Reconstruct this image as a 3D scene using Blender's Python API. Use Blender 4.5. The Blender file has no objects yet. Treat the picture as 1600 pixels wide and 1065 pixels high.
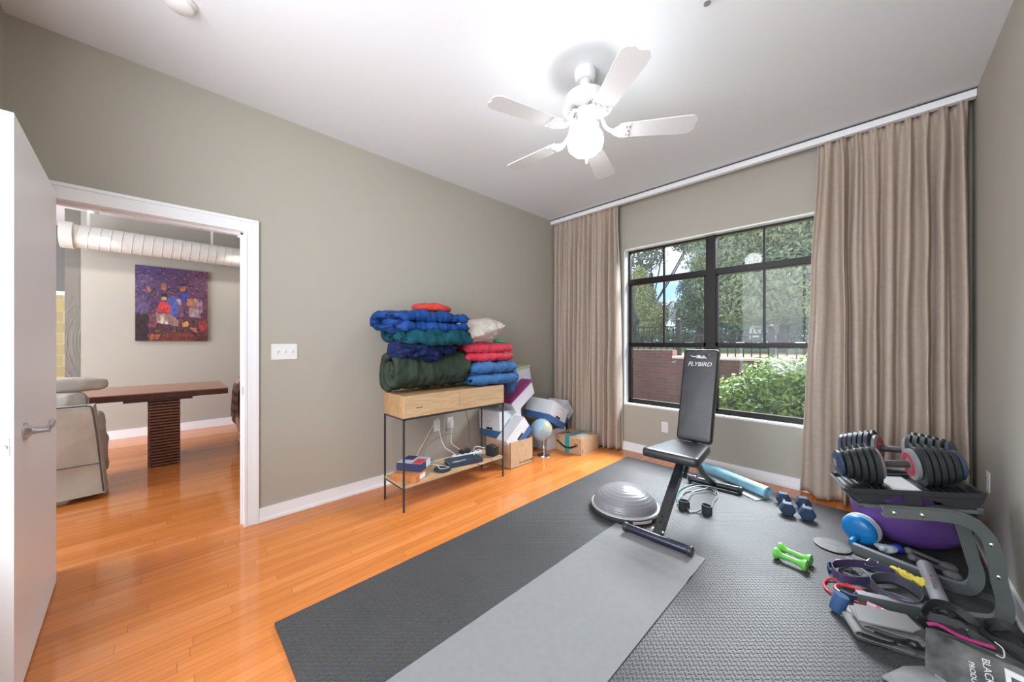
import bpy, bmesh, math, random
from mathutils import Vector, Matrix, Euler, noise
PI = math.pi
sc = bpy.context.scene
R = math.radians
# ------------------------------------------------------------------ camera, world, lights
CAM = (3.03, 0.57, 1.27)
cd = bpy.data.cameras.new('camera'); cam = bpy.data.objects.new('camera', cd); sc.collection.objects.link(cam)
cam.location = CAM; cam.rotation_euler = (R(90), 0, R(45.46))
cd.sensor_width = 36; cd.lens = 36 * 551 / 1600; cd.shift_y = 1.5 / 1600; cd.clip_start = 0.02; cd.clip_end = 300
sc.camera = cam
sc.view_settings.view_transform = 'Standard'; sc.view_settings.look = 'None'
sc.view_settings.exposure = 0.56; sc.view_settings.gamma = 1; sc.view_settings.use_curve_mapping = False

w = bpy.data.worlds.new('sky'); sc.world = w; w.use_nodes = True
nt = w.node_tree; nt.nodes.clear()
def N(nt, t, **k):
    n = nt.nodes.new(t)
    for a, b in k.items():
        if a.startswith('i_'): n.inputs[a[2:]].default_value = b
        else: setattr(n, a, b)
    return n
tc = N(nt, 'ShaderNodeTexCoord'); mp = N(nt, 'ShaderNodeMapping'); mp.inputs['Scale'].default_value = (3, 3, 7)
ns = N(nt, 'ShaderNodeTexNoise', i_Scale=1.6, i_Detail=6)
cr = N(nt, 'ShaderNodeValToRGB'); cr.color_ramp.elements[0].position = .42; cr.color_ramp.elements[1].position = .62
cr.color_ramp.elements[0].color = (.30, .50, .95, 1); cr.color_ramp.elements[1].color = (.95, .97, 1, 1)
bg = N(nt, 'ShaderNodeBackground', i_Strength=1.3); wo = N(nt, 'ShaderNodeOutputWorld')
nt.links.new(tc.outputs['Generated'], mp.inputs['Vector']); nt.links.new(mp.outputs[0], ns.inputs['Vector'])
nt.links.new(ns.outputs['Fac'], cr.inputs[0]); nt.links.new(cr.outputs[0], bg.inputs[0]); nt.links.new(bg.outputs[0], wo.inputs[0])

def area(name, loc, target, sx, sy, power, col=(1, 1, 1)):
    l = bpy.data.lights.new(name, 'AREA'); l.shape = 'RECTANGLE'; l.size = sx; l.size_y = sy; l.energy = power; l.color = col
    o = bpy.data.objects.new(name, l); sc.collection.objects.link(o); o.location = loc
    o.rotation_euler = (Vector(target) - Vector(loc)).to_track_quat('-Z', 'Y').to_euler(); return o
area('open_sky_daylight', (1.9, 7.9, 5.2), (1.9, 4.5, 1.2), 6.0, 2.6, 2350, (.93, .98, 1.03))
area('living_room_fill', (-2.0, -2.6, 1.7), (-2.2, 0, 1.1), 3.0, 2.2, 135, (.90, .96, 1.06))  # added fill lamp; the living room window behind it is assumed, unseen
area('rear_fill_light', (2.15, -.16, 1.7), (2.3, 4, 2.25), 2.1, 2.1, 74, (.95, .98, 1.03))  # added fill lamp behind the camera, outside an invented opening
LAMP = 24.0        # radiance of the glass bowl under the fan

# ------------------------------------------------------------------ materials
MATS = {}
def mat(name, col, rough=.6, metal=0, var=0, scale=12, bump=0, bscale=60, spec=.5, emit=0, coat=0, sheen=0, stretch=(1, 1, 1), trans=0, alpha=1):
    if name in MATS: return MATS[name]
    m = bpy.data.materials.new(name); m.use_nodes = True; t = m.node_tree; b = t.nodes['Principled BSDF']
    c = (*col, 1)
    b.inputs['Base Color'].default_value = c; b.inputs['Roughness'].default_value = rough; b.inputs['Metallic'].default_value = metal
    b.inputs['Specular IOR Level'].default_value = spec; b.inputs['Coat Weight'].default_value = coat
    b.inputs['Sheen Weight'].default_value = sheen; b.inputs['Transmission Weight'].default_value = trans; b.inputs['Alpha'].default_value = alpha
    if emit: b.inputs['Emission Color'].default_value = c; b.inputs['Emission Strength'].default_value = emit
    tc = N(t, 'ShaderNodeTexCoord'); mp = N(t, 'ShaderNodeMapping'); mp.inputs['Scale'].default_value = stretch
    t.links.new(tc.outputs['Object'], mp.inputs['Vector'])
    if var:
        n = N(t, 'ShaderNodeTexNoise', i_Scale=scale, i_Detail=5.0); t.links.new(mp.outputs[0], n.inputs['Vector'])
        r = N(t, 'ShaderNodeValToRGB'); r.color_ramp.elements[0].position = .3; r.color_ramp.elements[1].position = .7
        r.color_ramp.elements[0].color = (*[max(0, x * (1 - var)) for x in col], 1); r.color_ramp.elements[1].color = (*[min(1, x * (1 + var)) for x in col], 1)
        t.links.new(n.outputs['Fac'], r.inputs[0]); t.links.new(r.outputs[0], b.inputs['Base Color'])
    if bump:
        n = N(t, 'ShaderNodeTexNoise', i_Scale=bscale, i_Detail=4.0); t.links.new(mp.outputs[0], n.inputs['Vector'])
        u = N(t, 'ShaderNodeBump', i_Strength=1.0, i_Distance=bump); t.links.new(n.outputs['Fac'], u.inputs['Height']); t.links.new(u.outputs[0], b.inputs['Normal'])
    MATS[name] = m; return m

def M(t, op, a, b=None, c=None):
    n = t.nodes.new('ShaderNodeMath'); n.operation = op
    for i, v in enumerate((a, b, c)):
        if v is None: continue
        if isinstance(v, (int, float)): n.inputs[i].default_value = v
        else: t.links.new(v, n.inputs[i])
    return n.outputs[0]

def mix(t, f, a, b):
    n = t.nodes.new('ShaderNodeMix'); n.data_type = 'RGBA'
    for s, v in ((n.inputs[0], f), (n.inputs[6], a), (n.inputs[7], b)):
        if isinstance(v, (int, float)): s.default_value = v
        elif isinstance(v, tuple): s.default_value = (*v, 1)
        else: t.links.new(v, s)
    return n.outputs[2]

def wood_floor():
    m = bpy.data.materials.new('strip_wood_floor'); m.use_nodes = True; t = m.node_tree; b = t.nodes['Principled BSDF']
    g = N(t, 'ShaderNodeNewGeometry'); s = N(t, 'ShaderNodeSeparateXYZ'); t.links.new(g.outputs['Position'], s.inputs[0])
    W = .058
    xs = M(t, 'DIVIDE', s.outputs['X'], W); row = M(t, 'FLOOR', xs)
    wn = N(t, 'ShaderNodeTexWhiteNoise'); wn.noise_dimensions = '1D'; t.links.new(row, wn.inputs['W'])
    ys = M(t, 'ADD', M(t, 'DIVIDE', s.outputs['Y'], .95), M(t, 'MULTIPLY', wn.outputs['Value'], 13.7)); cell = M(t, 'FLOOR', ys)
    cb = N(t, 'ShaderNodeCombineXYZ'); t.links.new(row, cb.inputs[0]); t.links.new(cell, cb.inputs[1])
    w2 = N(t, 'ShaderNodeTexWhiteNoise'); w2.noise_dimensions = '2D'; t.links.new(cb.outputs[0], w2.inputs['Vector'])
    r = N(t, 'ShaderNodeValToRGB'); e = r.color_ramp.elements; e[0].color = (.58, .190, .042, 1); e[1].color = (.70, .250, .066, 1)
    k = e.new(.5); k.color = (.64, .215, .052, 1); t.links.new(w2.outputs['Value'], r.inputs[0])
    # grain stretched along the strips
    mp = N(t, 'ShaderNodeMapping'); mp.inputs['Scale'].default_value = (38, 1.6, 1); t.links.new(g.outputs['Position'], mp.inputs['Vector'])
    ad = N(t, 'ShaderNodeVectorMath'); ad.operation = 'ADD'; t.links.new(mp.outputs[0], ad.inputs[0])
    sc3 = N(t, 'ShaderNodeVectorMath'); sc3.operation = 'SCALE'; t.links.new(w2.outputs['Color'], sc3.inputs[0]); sc3.inputs['Scale'].default_value = 9
    t.links.new(sc3.outputs[0], ad.inputs[1])
    n = N(t, 'ShaderNodeTexNoise', i_Scale=1.0, i_Detail=6.0, i_Roughness=.6); t.links.new(ad.outputs[0], n.inputs['Vector'])
    gr = N(t, 'ShaderNodeValToRGB'); gr.color_ramp.elements[0].position = .3; gr.color_ramp.elements[0].color = (.72, .66, .60, 1); gr.color_ramp.elements[1].position = .62; gr.color_ramp.elements[1].color = (1.05, 1.05, 1.05, 1)
    t.links.new(n.outputs['Fac'], gr.inputs[0])
    mu = t.nodes.new('ShaderNodeMix'); mu.data_type = 'RGBA'; mu.blend_type = 'MULTIPLY'; mu.inputs[0].default_value = .6
    t.links.new(r.outputs[0], mu.inputs[6]); t.links.new(gr.outputs[0], mu.inputs[7])
    fx = M(t, 'FRACT', xs); fy = M(t, 'FRACT', ys)
    ex = M(t, 'MINIMUM', fx, M(t, 'SUBTRACT', 1, fx)); ey = M(t, 'MINIMUM', fy, M(t, 'SUBTRACT', 1, fy))
    gap = M(t, 'MAXIMUM', M(t, 'LESS_THAN', ex, .017), M(t, 'LESS_THAN', ey, .0013))
    col = mix(t, M(t, 'MULTIPLY', gap, .55), mu.outputs[2], (.16, .05, .015))
    t.links.new(col, b.inputs['Base Color'])
    b.inputs['Roughness'].default_value = .11; b.inputs['Specular IOR Level'].default_value = .5
    bu = N(t, 'ShaderNodeBump', i_Strength=.35, i_Distance=.0006); t.links.new(M(t, 'SUBTRACT', 1, gap), bu.inputs['Height']); t.links.new(bu.outputs[0], b.inputs['Normal'])
    return m

def tread_mat():
    m = bpy.data.materials.new('tread_foam'); m.use_nodes = True; t = m.node_tree; b = t.nodes['Principled BSDF']
    g = N(t, 'ShaderNodeNewGeometry'); mp = N(t, 'ShaderNodeMapping'); mp.inputs['Rotation'].default_value = (0, 0, R(45)); t.links.new(g.outputs['Position'], mp.inputs['Vector'])
    s = N(t, 'ShaderNodeSeparateXYZ'); t.links.new(mp.outputs[0], s.inputs[0])
    c = .0185
    u = M(t, 'DIVIDE', s.outputs['X'], c); v = M(t, 'DIVIDE', s.outputs['Y'], c)
    fu = M(t, 'SUBTRACT', M(t, 'FRACT', u), .5); fv = M(t, 'SUBTRACT', M(t, 'FRACT', v), .5)
    par = M(t, 'MODULO', M(t, 'ABSOLUTE', M(t, 'ADD', M(t, 'FLOOR', u), M(t, 'FLOOR', v))), 2)
    def ell(a, bb):
        return M(t, 'SUBTRACT', 1, M(t, 'ADD', M(t, 'POWER', M(t, 'DIVIDE', M(t, 'ABSOLUTE', a), .62), 2), M(t, 'POWER', M(t, 'DIVIDE', M(t, 'ABSOLUTE', bb), .19), 2)))
    h = M(t, 'ADD', M(t, 'MULTIPLY', M(t, 'MAXIMUM', ell(fu, fv), 0), par), M(t, 'MULTIPLY', M(t, 'MAXIMUM', ell(fv, fu), 0), M(t, 'SUBTRACT', 1, par)))
    h = M(t, 'POWER', h, .5)
    n = N(t, 'ShaderNodeTexNoise', i_Scale=3.0, i_Detail=4.0); t.links.new(g.outputs['Position'], n.inputs['Vector'])
    t.links.new(mix(t, n.outputs['Fac'], (.050, .050, .052), (.074, .074, .076)), b.inputs['Base Color'])
    b.inputs['Roughness'].default_value = .48; b.inputs['Specular IOR Level'].default_value = .42
    bu = N(t, 'ShaderNodeBump', i_Strength=1.0, i_Distance=.0045); t.links.new(h, bu.inputs['Height']); t.links.new(bu.outputs[0], b.inputs['Normal'])
    return m

def weave(name, col, c2, rough=.9, sc_=420, bump=.0008):
    m = bpy.data.materials.new(name); m.use_nodes = True; t = m.node_tree; b = t.nodes['Principled BSDF']
    tc = N(t, 'ShaderNodeTexCoord'); s = N(t, 'ShaderNodeSeparateXYZ'); t.links.new(tc.outputs['Object'], s.inputs[0])
    a = M(t, 'SINE', M(t, 'MULTIPLY', s.outputs['X'], sc_)); bb = M(t, 'SINE', M(t, 'MULTIPLY', s.outputs['Y'], sc_)); z = M(t, 'SINE', M(t, 'MULTIPLY', s.outputs['Z'], sc_))
    h = M(t, 'MULTIPLY', M(t, 'ADD', M(t, 'ADD', a, bb), z), .33)
    n = N(t, 'ShaderNodeTexNoise', i_Scale=30.0, i_Detail=6.0); t.links.new(tc.outputs['Object'], n.inputs['Vector'])
    t.links.new(mix(t, n.outputs['Fac'], col, c2), b.inputs['Base Color']); b.inputs['Roughness'].default_value = rough; b.inputs['Specular IOR Level'].default_value = .2
    bu = N(t, 'ShaderNodeBump', i_Strength=.6, i_Distance=bump); t.links.new(h, bu.inputs['Height']); t.links.new(bu.outputs[0], b.inputs['Normal'])
    return m

def wood(name, c1, c2, stretch=(14, 1.2, 14), rough=.45):
    m = bpy.data.materials.new(name); m.use_nodes = True; t = m.node_tree; b = t.nodes['Principled BSDF']
    tc = N(t, 'ShaderNodeTexCoord'); mp = N(t, 'ShaderNodeMapping'); mp.inputs['Scale'].default_value = stretch; t.links.new(tc.outputs['Object'], mp.inputs['Vector'])
    n = N(t, 'ShaderNodeTexNoise', i_Scale=2.2, i_Detail=8.0, i_Roughness=.65, i_Distortion=1.2); t.links.new(mp.outputs[0], n.inputs['Vector'])
    r = N(t, 'ShaderNodeValToRGB'); r.color_ramp.elements[0].position = .32; r.color_ramp.elements[1].position = .68
    r.color_ramp.elements[0].color = (*c1, 1); r.color_ramp.elements[1].color = (*c2, 1)
    t.links.new(n.outputs['Fac'], r.inputs[0]); t.links.new(r.outputs[0], b.inputs['Base Color']); b.inputs['Roughness'].default_value = rough
    return m

def tile_mat(name, c1, c2, mortar, bw, bh, rough=.4, axis='YZ'):
    m = bpy.data.materials.new(name); m.use_nodes = True; t = m.node_tree; b = t.nodes['Principled BSDF']
    g = N(t, 'ShaderNodeNewGeometry'); s = N(t, 'ShaderNodeSeparateXYZ'); t.links.new(g.outputs['Position'], s.inputs[0])
    cb = N(t, 'ShaderNodeCombineXYZ'); t.links.new(s.outputs[axis[0]], cb.inputs[0]); t.links.new(s.outputs[axis[1]], cb.inputs[1])
    br = N(t, 'ShaderNodeTexBrick', i_Scale=1.0); br.inputs['Color1'].default_value = (*c1, 1); br.inputs['Color2'].default_value = (*c2, 1); br.inputs['Mortar'].default_value = (*mortar, 1)
    br.inputs['Brick Width'].default_value = bw; br.inputs['Row Height'].default_value = bh; br.inputs['Mortar Size'].default_value = .006
    t.links.new(cb.outputs[0], br.inputs['Vector']); t.links.new(br.outputs['Color'], b.inputs['Base Color']); b.inputs['Roughness'].default_value = rough
    return m

def glass_mat():
    m = bpy.data.materials.new('window_glass'); m.use_nodes = True; t = m.node_tree; t.nodes.clear()
    o = N(t, 'ShaderNodeOutputMaterial'); tr = N(t, 'ShaderNodeBsdfTransparent'); tr.inputs[0].default_value = (.97, .98, .98, 1)
    gl = N(t, 'ShaderNodeBsdfGlossy', i_Roughness=.02); df = N(t, 'ShaderNodeBsdfTranslucent'); df.inputs[0].default_value = (.9, .93, 1, 1)
    n = N(t, 'ShaderNodeTexNoise', i_Scale=2.5, i_Detail=4.0)
    a = t.nodes.new('ShaderNodeMixShader'); t.links.new(M(t, 'MULTIPLY', n.outputs['Fac'], .008), a.inputs[0]); t.links.new(tr.outputs[0], a.inputs[1]); t.links.new(df.outputs[0], a.inputs[2])
    b = t.nodes.new('ShaderNodeMixShader'); b.inputs[0].default_value = .012; t.links.new(a.outputs[0], b.inputs[1]); t.links.new(gl.outputs[0], b.inputs[2])
    t.links.new(b.outputs[0], o.inputs[0]); return m

def attr_mat(name, rough=.6, bump=0):
    m = bpy.data.materials.new(name); m.use_nodes = True; t = m.node_tree; b = t.nodes['Principled BSDF']
    a = N(t, 'ShaderNodeAttribute', attribute_name='paint'); t.links.new(a.outputs['Color'], b.inputs['Base Color']); b.inputs['Roughness'].default_value = rough
    return m

def leaf_mat(name, c1, c2, rough=.55):
    m = bpy.data.materials.new(name); m.use_nodes = True; t = m.node_tree; b = t.nodes['Principled BSDF']
    g = N(t, 'ShaderNodeNewGeometry'); n = N(t, 'ShaderNodeTexNoise', i_Scale=1.3, i_Detail=3.0); t.links.new(g.outputs['Position'], n.inputs['Vector'])
    f = M(t, 'ADD', M(t, 'MULTIPLY', g.outputs['Random Per Island'], .6), M(t, 'MULTIPLY', n.outputs['Fac'], .4))
    t.links.new(mix(t, f, c1, c2), b.inputs['Base Color']); b.inputs['Roughness'].default_value = rough
    tl = N(t, 'ShaderNodeBsdfTranslucent'); t.links.new(mix(t, f, c1, c2), tl.inputs[0]); ms = t.nodes.new('ShaderNodeMixShader'); ms.inputs[0].default_value = .3
    o = t.nodes['Material Output']; t.links.new(b.outputs[0], ms.inputs[1]); t.links.new(tl.outputs[0], ms.inputs[2]); t.links.new(ms.outputs[0], o.inputs[0])
    return m

WALL = mat('taupe_wall_paint', (.42, .393, .33), .75, bump=.0006, bscale=220)
CEIL = mat('ceiling_paint', (.76, .78, .80), .85, bump=.0005, bscale=150)
TRIM = mat('white_trim_paint', (.87, .88, .89), .38)
FLOOR = wood_floor(); TREAD = tread_mat(); GLASS = glass_mat()
BLACKFRAME = mat('dark_bronze_frame', (.010, .006, .004), .4, spec=.3)
CURT = weave('curtain_cloth', (.41, .33, .265), (.51, .42, .345), .95, 700, .0006)
LINING = mat('curtain_lining', (.6, .55, .47), .9)
FANW = mat('fan_white', (.74, .74, .745), .32)
VINYL = mat('black_vinyl', (.022, .022, .024), .36, bump=.0006, bscale=90, var=.2)
STEELBLK = mat('black_steel', (.018, .018, .02), .32, var=.1)
NAVYTUBE = mat('navy_steel', (.012, .016, .035), .25)
CHROME = mat('brushed_chrome', (.6, .6, .62), .25, 1)
SILVER = mat('pewter_handle', (.5, .5, .5), .3, .9)
KRAFT = mat('kraft_cardboard', (.52, .35, .21), .85, var=.08, scale=20)
KRAFTD = mat('kraft_cardboard_dark', (.40, .25, .14), .85, var=.08, scale=20)
WCARD = mat('white_cardboard', (.68, .69, .72), .7, var=.03)
BCARD = mat('blue_card_print', (.045, .12, .30), .6)
INK = mat('black_ink', (.015, .015, .016), .6)
WHITEP = mat('white_plastic', (.78, .78, .76), .35)
BLACKP = mat('black_plastic', (.02, .021, .024), .42)
GREYP = mat('grey_plastic', (.22, .22, .23), .5)
RUB = mat('black_rubber', (.03, .03, .032), .6, var=.2, scale=60)

# ------------------------------------------------------------------ mesh helpers
def catmull(pts, n=8, closed=False):
    P_ = [Vector(p) for p in pts]; out = []; L = len(P_)
    rng = range(L) if closed else range(L - 1)
    for i in rng:
        if closed: a, b, c, d = P_[(i - 1) % L], P_[i], P_[(i + 1) % L], P_[(i + 2) % L]
        else: a, b, c, d = P_[max(i - 1, 0)], P_[i], P_[i + 1], P_[min(i + 2, L - 1)]
        for k in range(n):
            t = k / n
            out.append(.5 * ((2 * b) + (c - a) * t + (2 * a - 5 * b + 4 * c - d) * t * t + (3 * b - a - 3 * c + d) * t ** 3))
    if not closed: out.append(P_[-1])
    return out

class G:
    def __init__(s): s.bm = bmesh.new()
    def _x(s, vs, m):
        if m is not None: bmesh.ops.transform(s.bm, matrix=m, verts=vs)
    def box(s, lo, hi, m=None, bev=0, mi=0):
        r = bmesh.ops.create_cube(s.bm, size=1); vs = r['verts']
        lo, hi = Vector(lo), Vector(hi); c = (lo + hi) / 2; d = hi - lo
        bmesh.ops.transform(s.bm, matrix=Matrix.Translation(c) @ Matrix.Diagonal((d.x, d.y, d.z, 1)), verts=vs)
        fs = list({f for v in vs for f in v.link_faces})
        for f in fs: f.material_index = mi
        if bev:
            es = list({e for v in vs for e in v.link_edges})
            rr = bmesh.ops.bevel(s.bm, geom=es, offset=bev, segments=3, affect='EDGES', profile=.5)
            vs = list({v for f in rr['faces'] for v in f.verts} | {v for v in vs if v.is_valid})
            for f in {f for v in vs for f in v.link_faces}: f.material_index = mi
        s._x(vs, m); return s
    def loft(s, rings, caps=True, closed=True, mi=0, ring_closed=True):
        V = [[s.bm.verts.new(p) for p in r] for r in rings]; n = len(V[0])
        L = len(V)
        for i in range(L if not caps and closed == 'loop' else L - 1):
            A, B = V[i], V[(i + 1) % L]
            for j in range(n if ring_closed else n - 1):
                k = (j + 1) % n
                try: f = s.bm.faces.new((A[j], A[k], B[k], B[j])); f.material_index = mi
                except ValueError: pass
        if caps:
            for r in (V[0][::-1], V[-1]):
                f = s.bm.faces.new(r); f.material_index = mi
        return [v for r in V for v in r]
    def cyl(s, a, b, r0, r1=None, seg=24, mi=0, caps=True):
        a, b = Vector(a), Vector(b); r1 = r0 if r1 is None else r1
        q = (b - a).to_track_quat('Z', 'Y'); rings = []
        for p, r in ((a, r0), (b, r1)):
            rings.append([p + q @ Vector((r * math.cos(2 * PI * k / seg), r * math.sin(2 * PI * k / seg), 0)) for k in range(seg)])
        s.loft(rings, caps, mi=mi); return s
    def lathe(s, prof, o=(0, 0, 0), axis=(0, 0, 1), seg=40, mi=0, caps=True):
        q = Vector(axis).to_track_quat('Z', 'Y'); o = Vector(o)
        s.loft([[o + q @ Vector((max(r, 1e-4) * math.cos(2 * PI * k / seg), max(r, 1e-4) * math.sin(2 * PI * k / seg), z)) for k in range(seg)] for r, z in prof], caps, mi=mi); return s
    def sweep(s, pts, prof, up=(0, 0, 1), closed=False, mi=0):
        """prof: list of (n, b); b along up, n across"""
        P_ = [Vector(p) for p in pts]; L = len(P_); rings = []; U = Vector(up)
        for i, p in enumerate(P_):
            a = P_[(i - 1) % L] if (closed or i > 0) else p; b = P_[(i + 1) % L] if (closed or i < L - 1) else p
            T = (b - a).normalized(); Bv = (U - T * U.dot(T))
            if Bv.length < 1e-4: Bv = Vector((1, 0, 0)) - T * T.x
            Bv.normalize(); Nv = T.cross(Bv)
            rings.append([p + Nv * n + Bv * bb for n, bb in prof])
        s.loft(rings, caps=not closed, closed='loop' if closed else True, mi=mi); return s
    def tube(s, pts, r, seg=8, closed=False, sm=6, mi=0):
        P_ = catmull(pts, sm, closed) if sm else [Vector(p) for p in pts]
        L = len(P_); rings = []; pn = None
        for i, p in enumerate(P_):
            a = P_[(i - 1) % L] if (closed or i > 0) else p; b = P_[(i + 1) % L] if (closed or i < L - 1) else p
            T = (b - a).normalized()
            if pn is None: pn = T.orthogonal()
            pn = (pn - T * pn.dot(T)).normalized(); B = T.cross(pn)
            rings.append([p + (pn * math.cos(2 * PI * k / seg) + B * math.sin(2 * PI * k / seg)) * r for k in range(seg)])
        s.loft(rings, caps=not closed, closed='loop' if closed else True, mi=mi); return s
    def strap(s, pts, width, thick, up=(0, 0, 1), closed=False, sm=6, mi=0):
        P_ = catmull(pts, sm, closed) if sm else pts
        h, t = width / 2, thick / 2
        return s.sweep(P_, [(-t, -h), (t, -h), (t, h), (-t, h)], up, closed, mi)
    def prism(s, poly, d0, d1, fr, mi=0):
        """poly 2D; fr(u,v,d)->3D"""
        s.loft([[fr(u, v, d0) for u, v in poly], [fr(u, v, d1) for u, v in poly]], mi=mi); return s
    def blob(s, c, dim, e=1.0, rot=(0, 0, 0), amp=0, freq=4, seed=0, sub=5, wr=0, wdir=(1, 1, 1), pinch=0, flat=None, mi=0):
        r = bmesh.ops.create_icosphere(s.bm, subdivisions=sub, radius=1); M3 = Euler(rot).to_matrix(); c = Vector(c); sd = Vector((seed * 7.3, seed * 3.1, seed * 5.7))
        for v in r['verts']:
            n = v.co.normalized()
            q = Vector([math.copysign(abs(k) ** e, k) for k in n])
            if pinch:  # pillow: thin towards corners/edges
                k = (abs(q.x) ** 2.6 + abs(q.y) ** 2.6) ; q.z *= max(.1, (1 - min(1, k) * pinch))
            p = Vector((q.x * dim[0], q.y * dim[1], q.z * dim[2]))
            if amp:
                p += n * amp * (noise.fractal(p * freq + sd, 1.0, 2.0, 4))
            if wr:
                w_ = noise.noise(Vector((p.x * wdir[0], p.y * wdir[1], p.z * wdir[2])) + sd)
                p -= n * wr * (1 - abs(w_) * 2) ** 2
            if flat is not None and p.z < flat: p.z = flat + (p.z - flat) * .1
            v.co = c + M3 @ p
            for f in v.link_faces: f.material_index = mi
        return s
    def ribbon(s, path, th, o, U, V, W, width, amp=.004, seed=0, n=5, seg=28, puff=.5, wr=0, wf=30):
        """thick ribbon following a 2D path (u,v), extruded along W with softened ends"""
        P_ = catmull([(a, b, 0) for a, b in path], n); L = len(P_); left = []; right = []
        for i, p in enumerate(P_):
            a = P_[max(i - 1, 0)]; b = P_[min(i + 1, L - 1)]; T = (b - a).normalized(); nn = Vector((-T.y, T.x, 0))
            left.append((p, nn)); right.append((p, -nn))
        T0 = (P_[0] - P_[1]).normalized(); T1 = (P_[-1] - P_[-2]).normalized()
        loop = left + [(P_[-1], (left[-1][1] + T1).normalized()), (P_[-1], T1), (P_[-1], (right[-1][1] + T1).normalized())] + right[::-1] + [(P_[0], (right[0][1] + T0).normalized()), (P_[0], T0), (P_[0], (left[0][1] + T0).normalized())]
        o, U, V, W = Vector(o), Vector(U).normalized(), Vector(V).normalized(), Vector(W).normalized(); rings = []
        for k in range(seg + 1):
            t = k / seg; e = 1 - abs(2 * t - 1) ** 6
            sc_ = (1 - puff) + puff * math.sqrt(max(e, 0)); ring = []
            for p, nn in loop:
                q = p + nn * th / 2 * sc_
                P3 = o + U * q.x + V * q.y + W * (t - .5) * width
                d = amp * noise.fractal(P3 * 9 + Vector((seed * 3.3, seed, 0)), 1, 2, 3)
                if wr: d -= wr * (1 - abs(noise.noise(Vector((P3.dot(W) * wf, q.x * 6, q.y * 6 + seed))) * 2)) ** 2
                ring.append(P3 + (U * nn.x + V * nn.y) * d)
            rings.append(ring)
        vs = s.loft(rings, caps=False); nn_ = len(loop)
        for base_ in (0, len(vs) - nn_):
            K = vs[base_:base_ + nn_]; rt = lambda i: K[L + 3 + (L - 1 - i)]
            for i in range(L - 1):
                try: s.bm.faces.new((K[i], K[i + 1], rt(i + 1), rt(i)))
                except ValueError: pass
            s.bm.faces.new((K[L - 1], K[L], K[L + 1], K[L + 2], K[L + 3])); s.bm.faces.new((K[2 * L + 2], K[2 * L + 3], K[2 * L + 4], K[2 * L + 5], K[0]))
        return s
    def build(s, name, m, parent=None, smooth=False, world=True, ang=None):
        bmesh.ops.recalc_face_normals(s.bm, faces=s.bm.faces)
        me = bpy.data.meshes.new(name); L = None
        if parent is not None:
            L = BASE[parent.name]
        else:
            vs = [v.co for v in s.bm.verts]
            lo = Vector([min(v[i] for v in vs) for i in range(3)]); hi = Vector([max(v[i] for v in vs) for i in range(3)])
            L = Vector(((lo.x + hi.x) / 2, (lo.y + hi.y) / 2, lo.z)) if world else Vector((0, 0, 0))
        bmesh.ops.translate(s.bm, vec=-L, verts=s.bm.verts)
        s.bm.to_mesh(me); s.bm.free()
        for mm in (m if isinstance(m, (list, tuple)) else [m]): me.materials.append(mm)
        o = bpy.data.objects.new(name, me); sc.collection.objects.link(o)
        if parent is not None: o.parent = parent
        else: o.location = L
        BASE[o.name] = L
        if smooth:
            for p in me.polygons: p.use_smooth = True
            if ang is None: ang = 40
            try: me.set_sharp_from_angle(angle=R(ang))
            except Exception: pass
        return o
BASE = {}

def tag(o, label, cat, group=None):
    o['label'] = label; o['category'] = cat
    if group: o['group'] = group
    return o
def thing(name, label, cat, loc=(0, 0, 0), group=None):
    o = bpy.data.objects.new(name, None); o.empty_display_size = .05; sc.collection.objects.link(o); o.location = loc
    BASE[o.name] = Vector(loc); return tag(o, label, cat, group)
def struct(o): o['kind'] = 'structure'; return o
def setting(name, loc=(0, 0, 0)):
    o = bpy.data.objects.new(name, None); o.empty_display_size = .05; sc.collection.objects.link(o); o.location = loc; BASE[o.name] = Vector(loc); return struct(o)
def dup(root, loc=None, rot=None):
    r = root.copy(); sc.collection.objects.link(r)
    if loc is not None: r.location = loc
    if rot is not None: r.rotation_euler = rot
    for ch in list(root.children):
        c = ch.copy(); sc.collection.objects.link(c); c.parent = r
        for g in list(ch.children):
            d = g.copy(); sc.collection.objects.link(d); d.parent = c
    return r
def text(name, body, size, mtx, m, parent, ext=.0006, align='CENTER', shear=0, bold=0):
    cu = bpy.data.curves.new('t', 'FONT'); cu.body = body; cu.size = size; cu.extrude = ext; cu.align_x = align; cu.align_y = 'CENTER'; cu.shear = shear; cu.offset = bold
    o = bpy.data.objects.new('t', cu); sc.collection.objects.link(o)
    dg = bpy.context.evaluated_depsgraph_get(); dg.update()
    me = bpy.data.meshes.new_from_object(o.evaluated_get(dg)); bpy.data.objects.remove(o)
    me.transform(Matrix.Translation(-BASE[parent.name]) @ mtx); me.materials.clear(); me.materials.append(m); me.name = name
    q = bpy.data.objects.new(name, me); sc.collection.objects.link(q); q.parent = parent; BASE[q.name] = BASE[parent.name]; return q
def frame(o, x, y):
    x = Vector(x).normalized(); y = Vector(y); y = (y - x * y.dot(x)).normalized(); z = x.cross(y)
    m = Matrix.Identity(4)
    for i in range(3): m[i][0] = x[i]; m[i][1] = y[i]; m[i][2] = z[i]; m[i][3] = o[i]
    return m
def rot_m(c, rot): return Matrix.Translation(c) @ Euler(rot).to_matrix().to_4x4()

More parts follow.
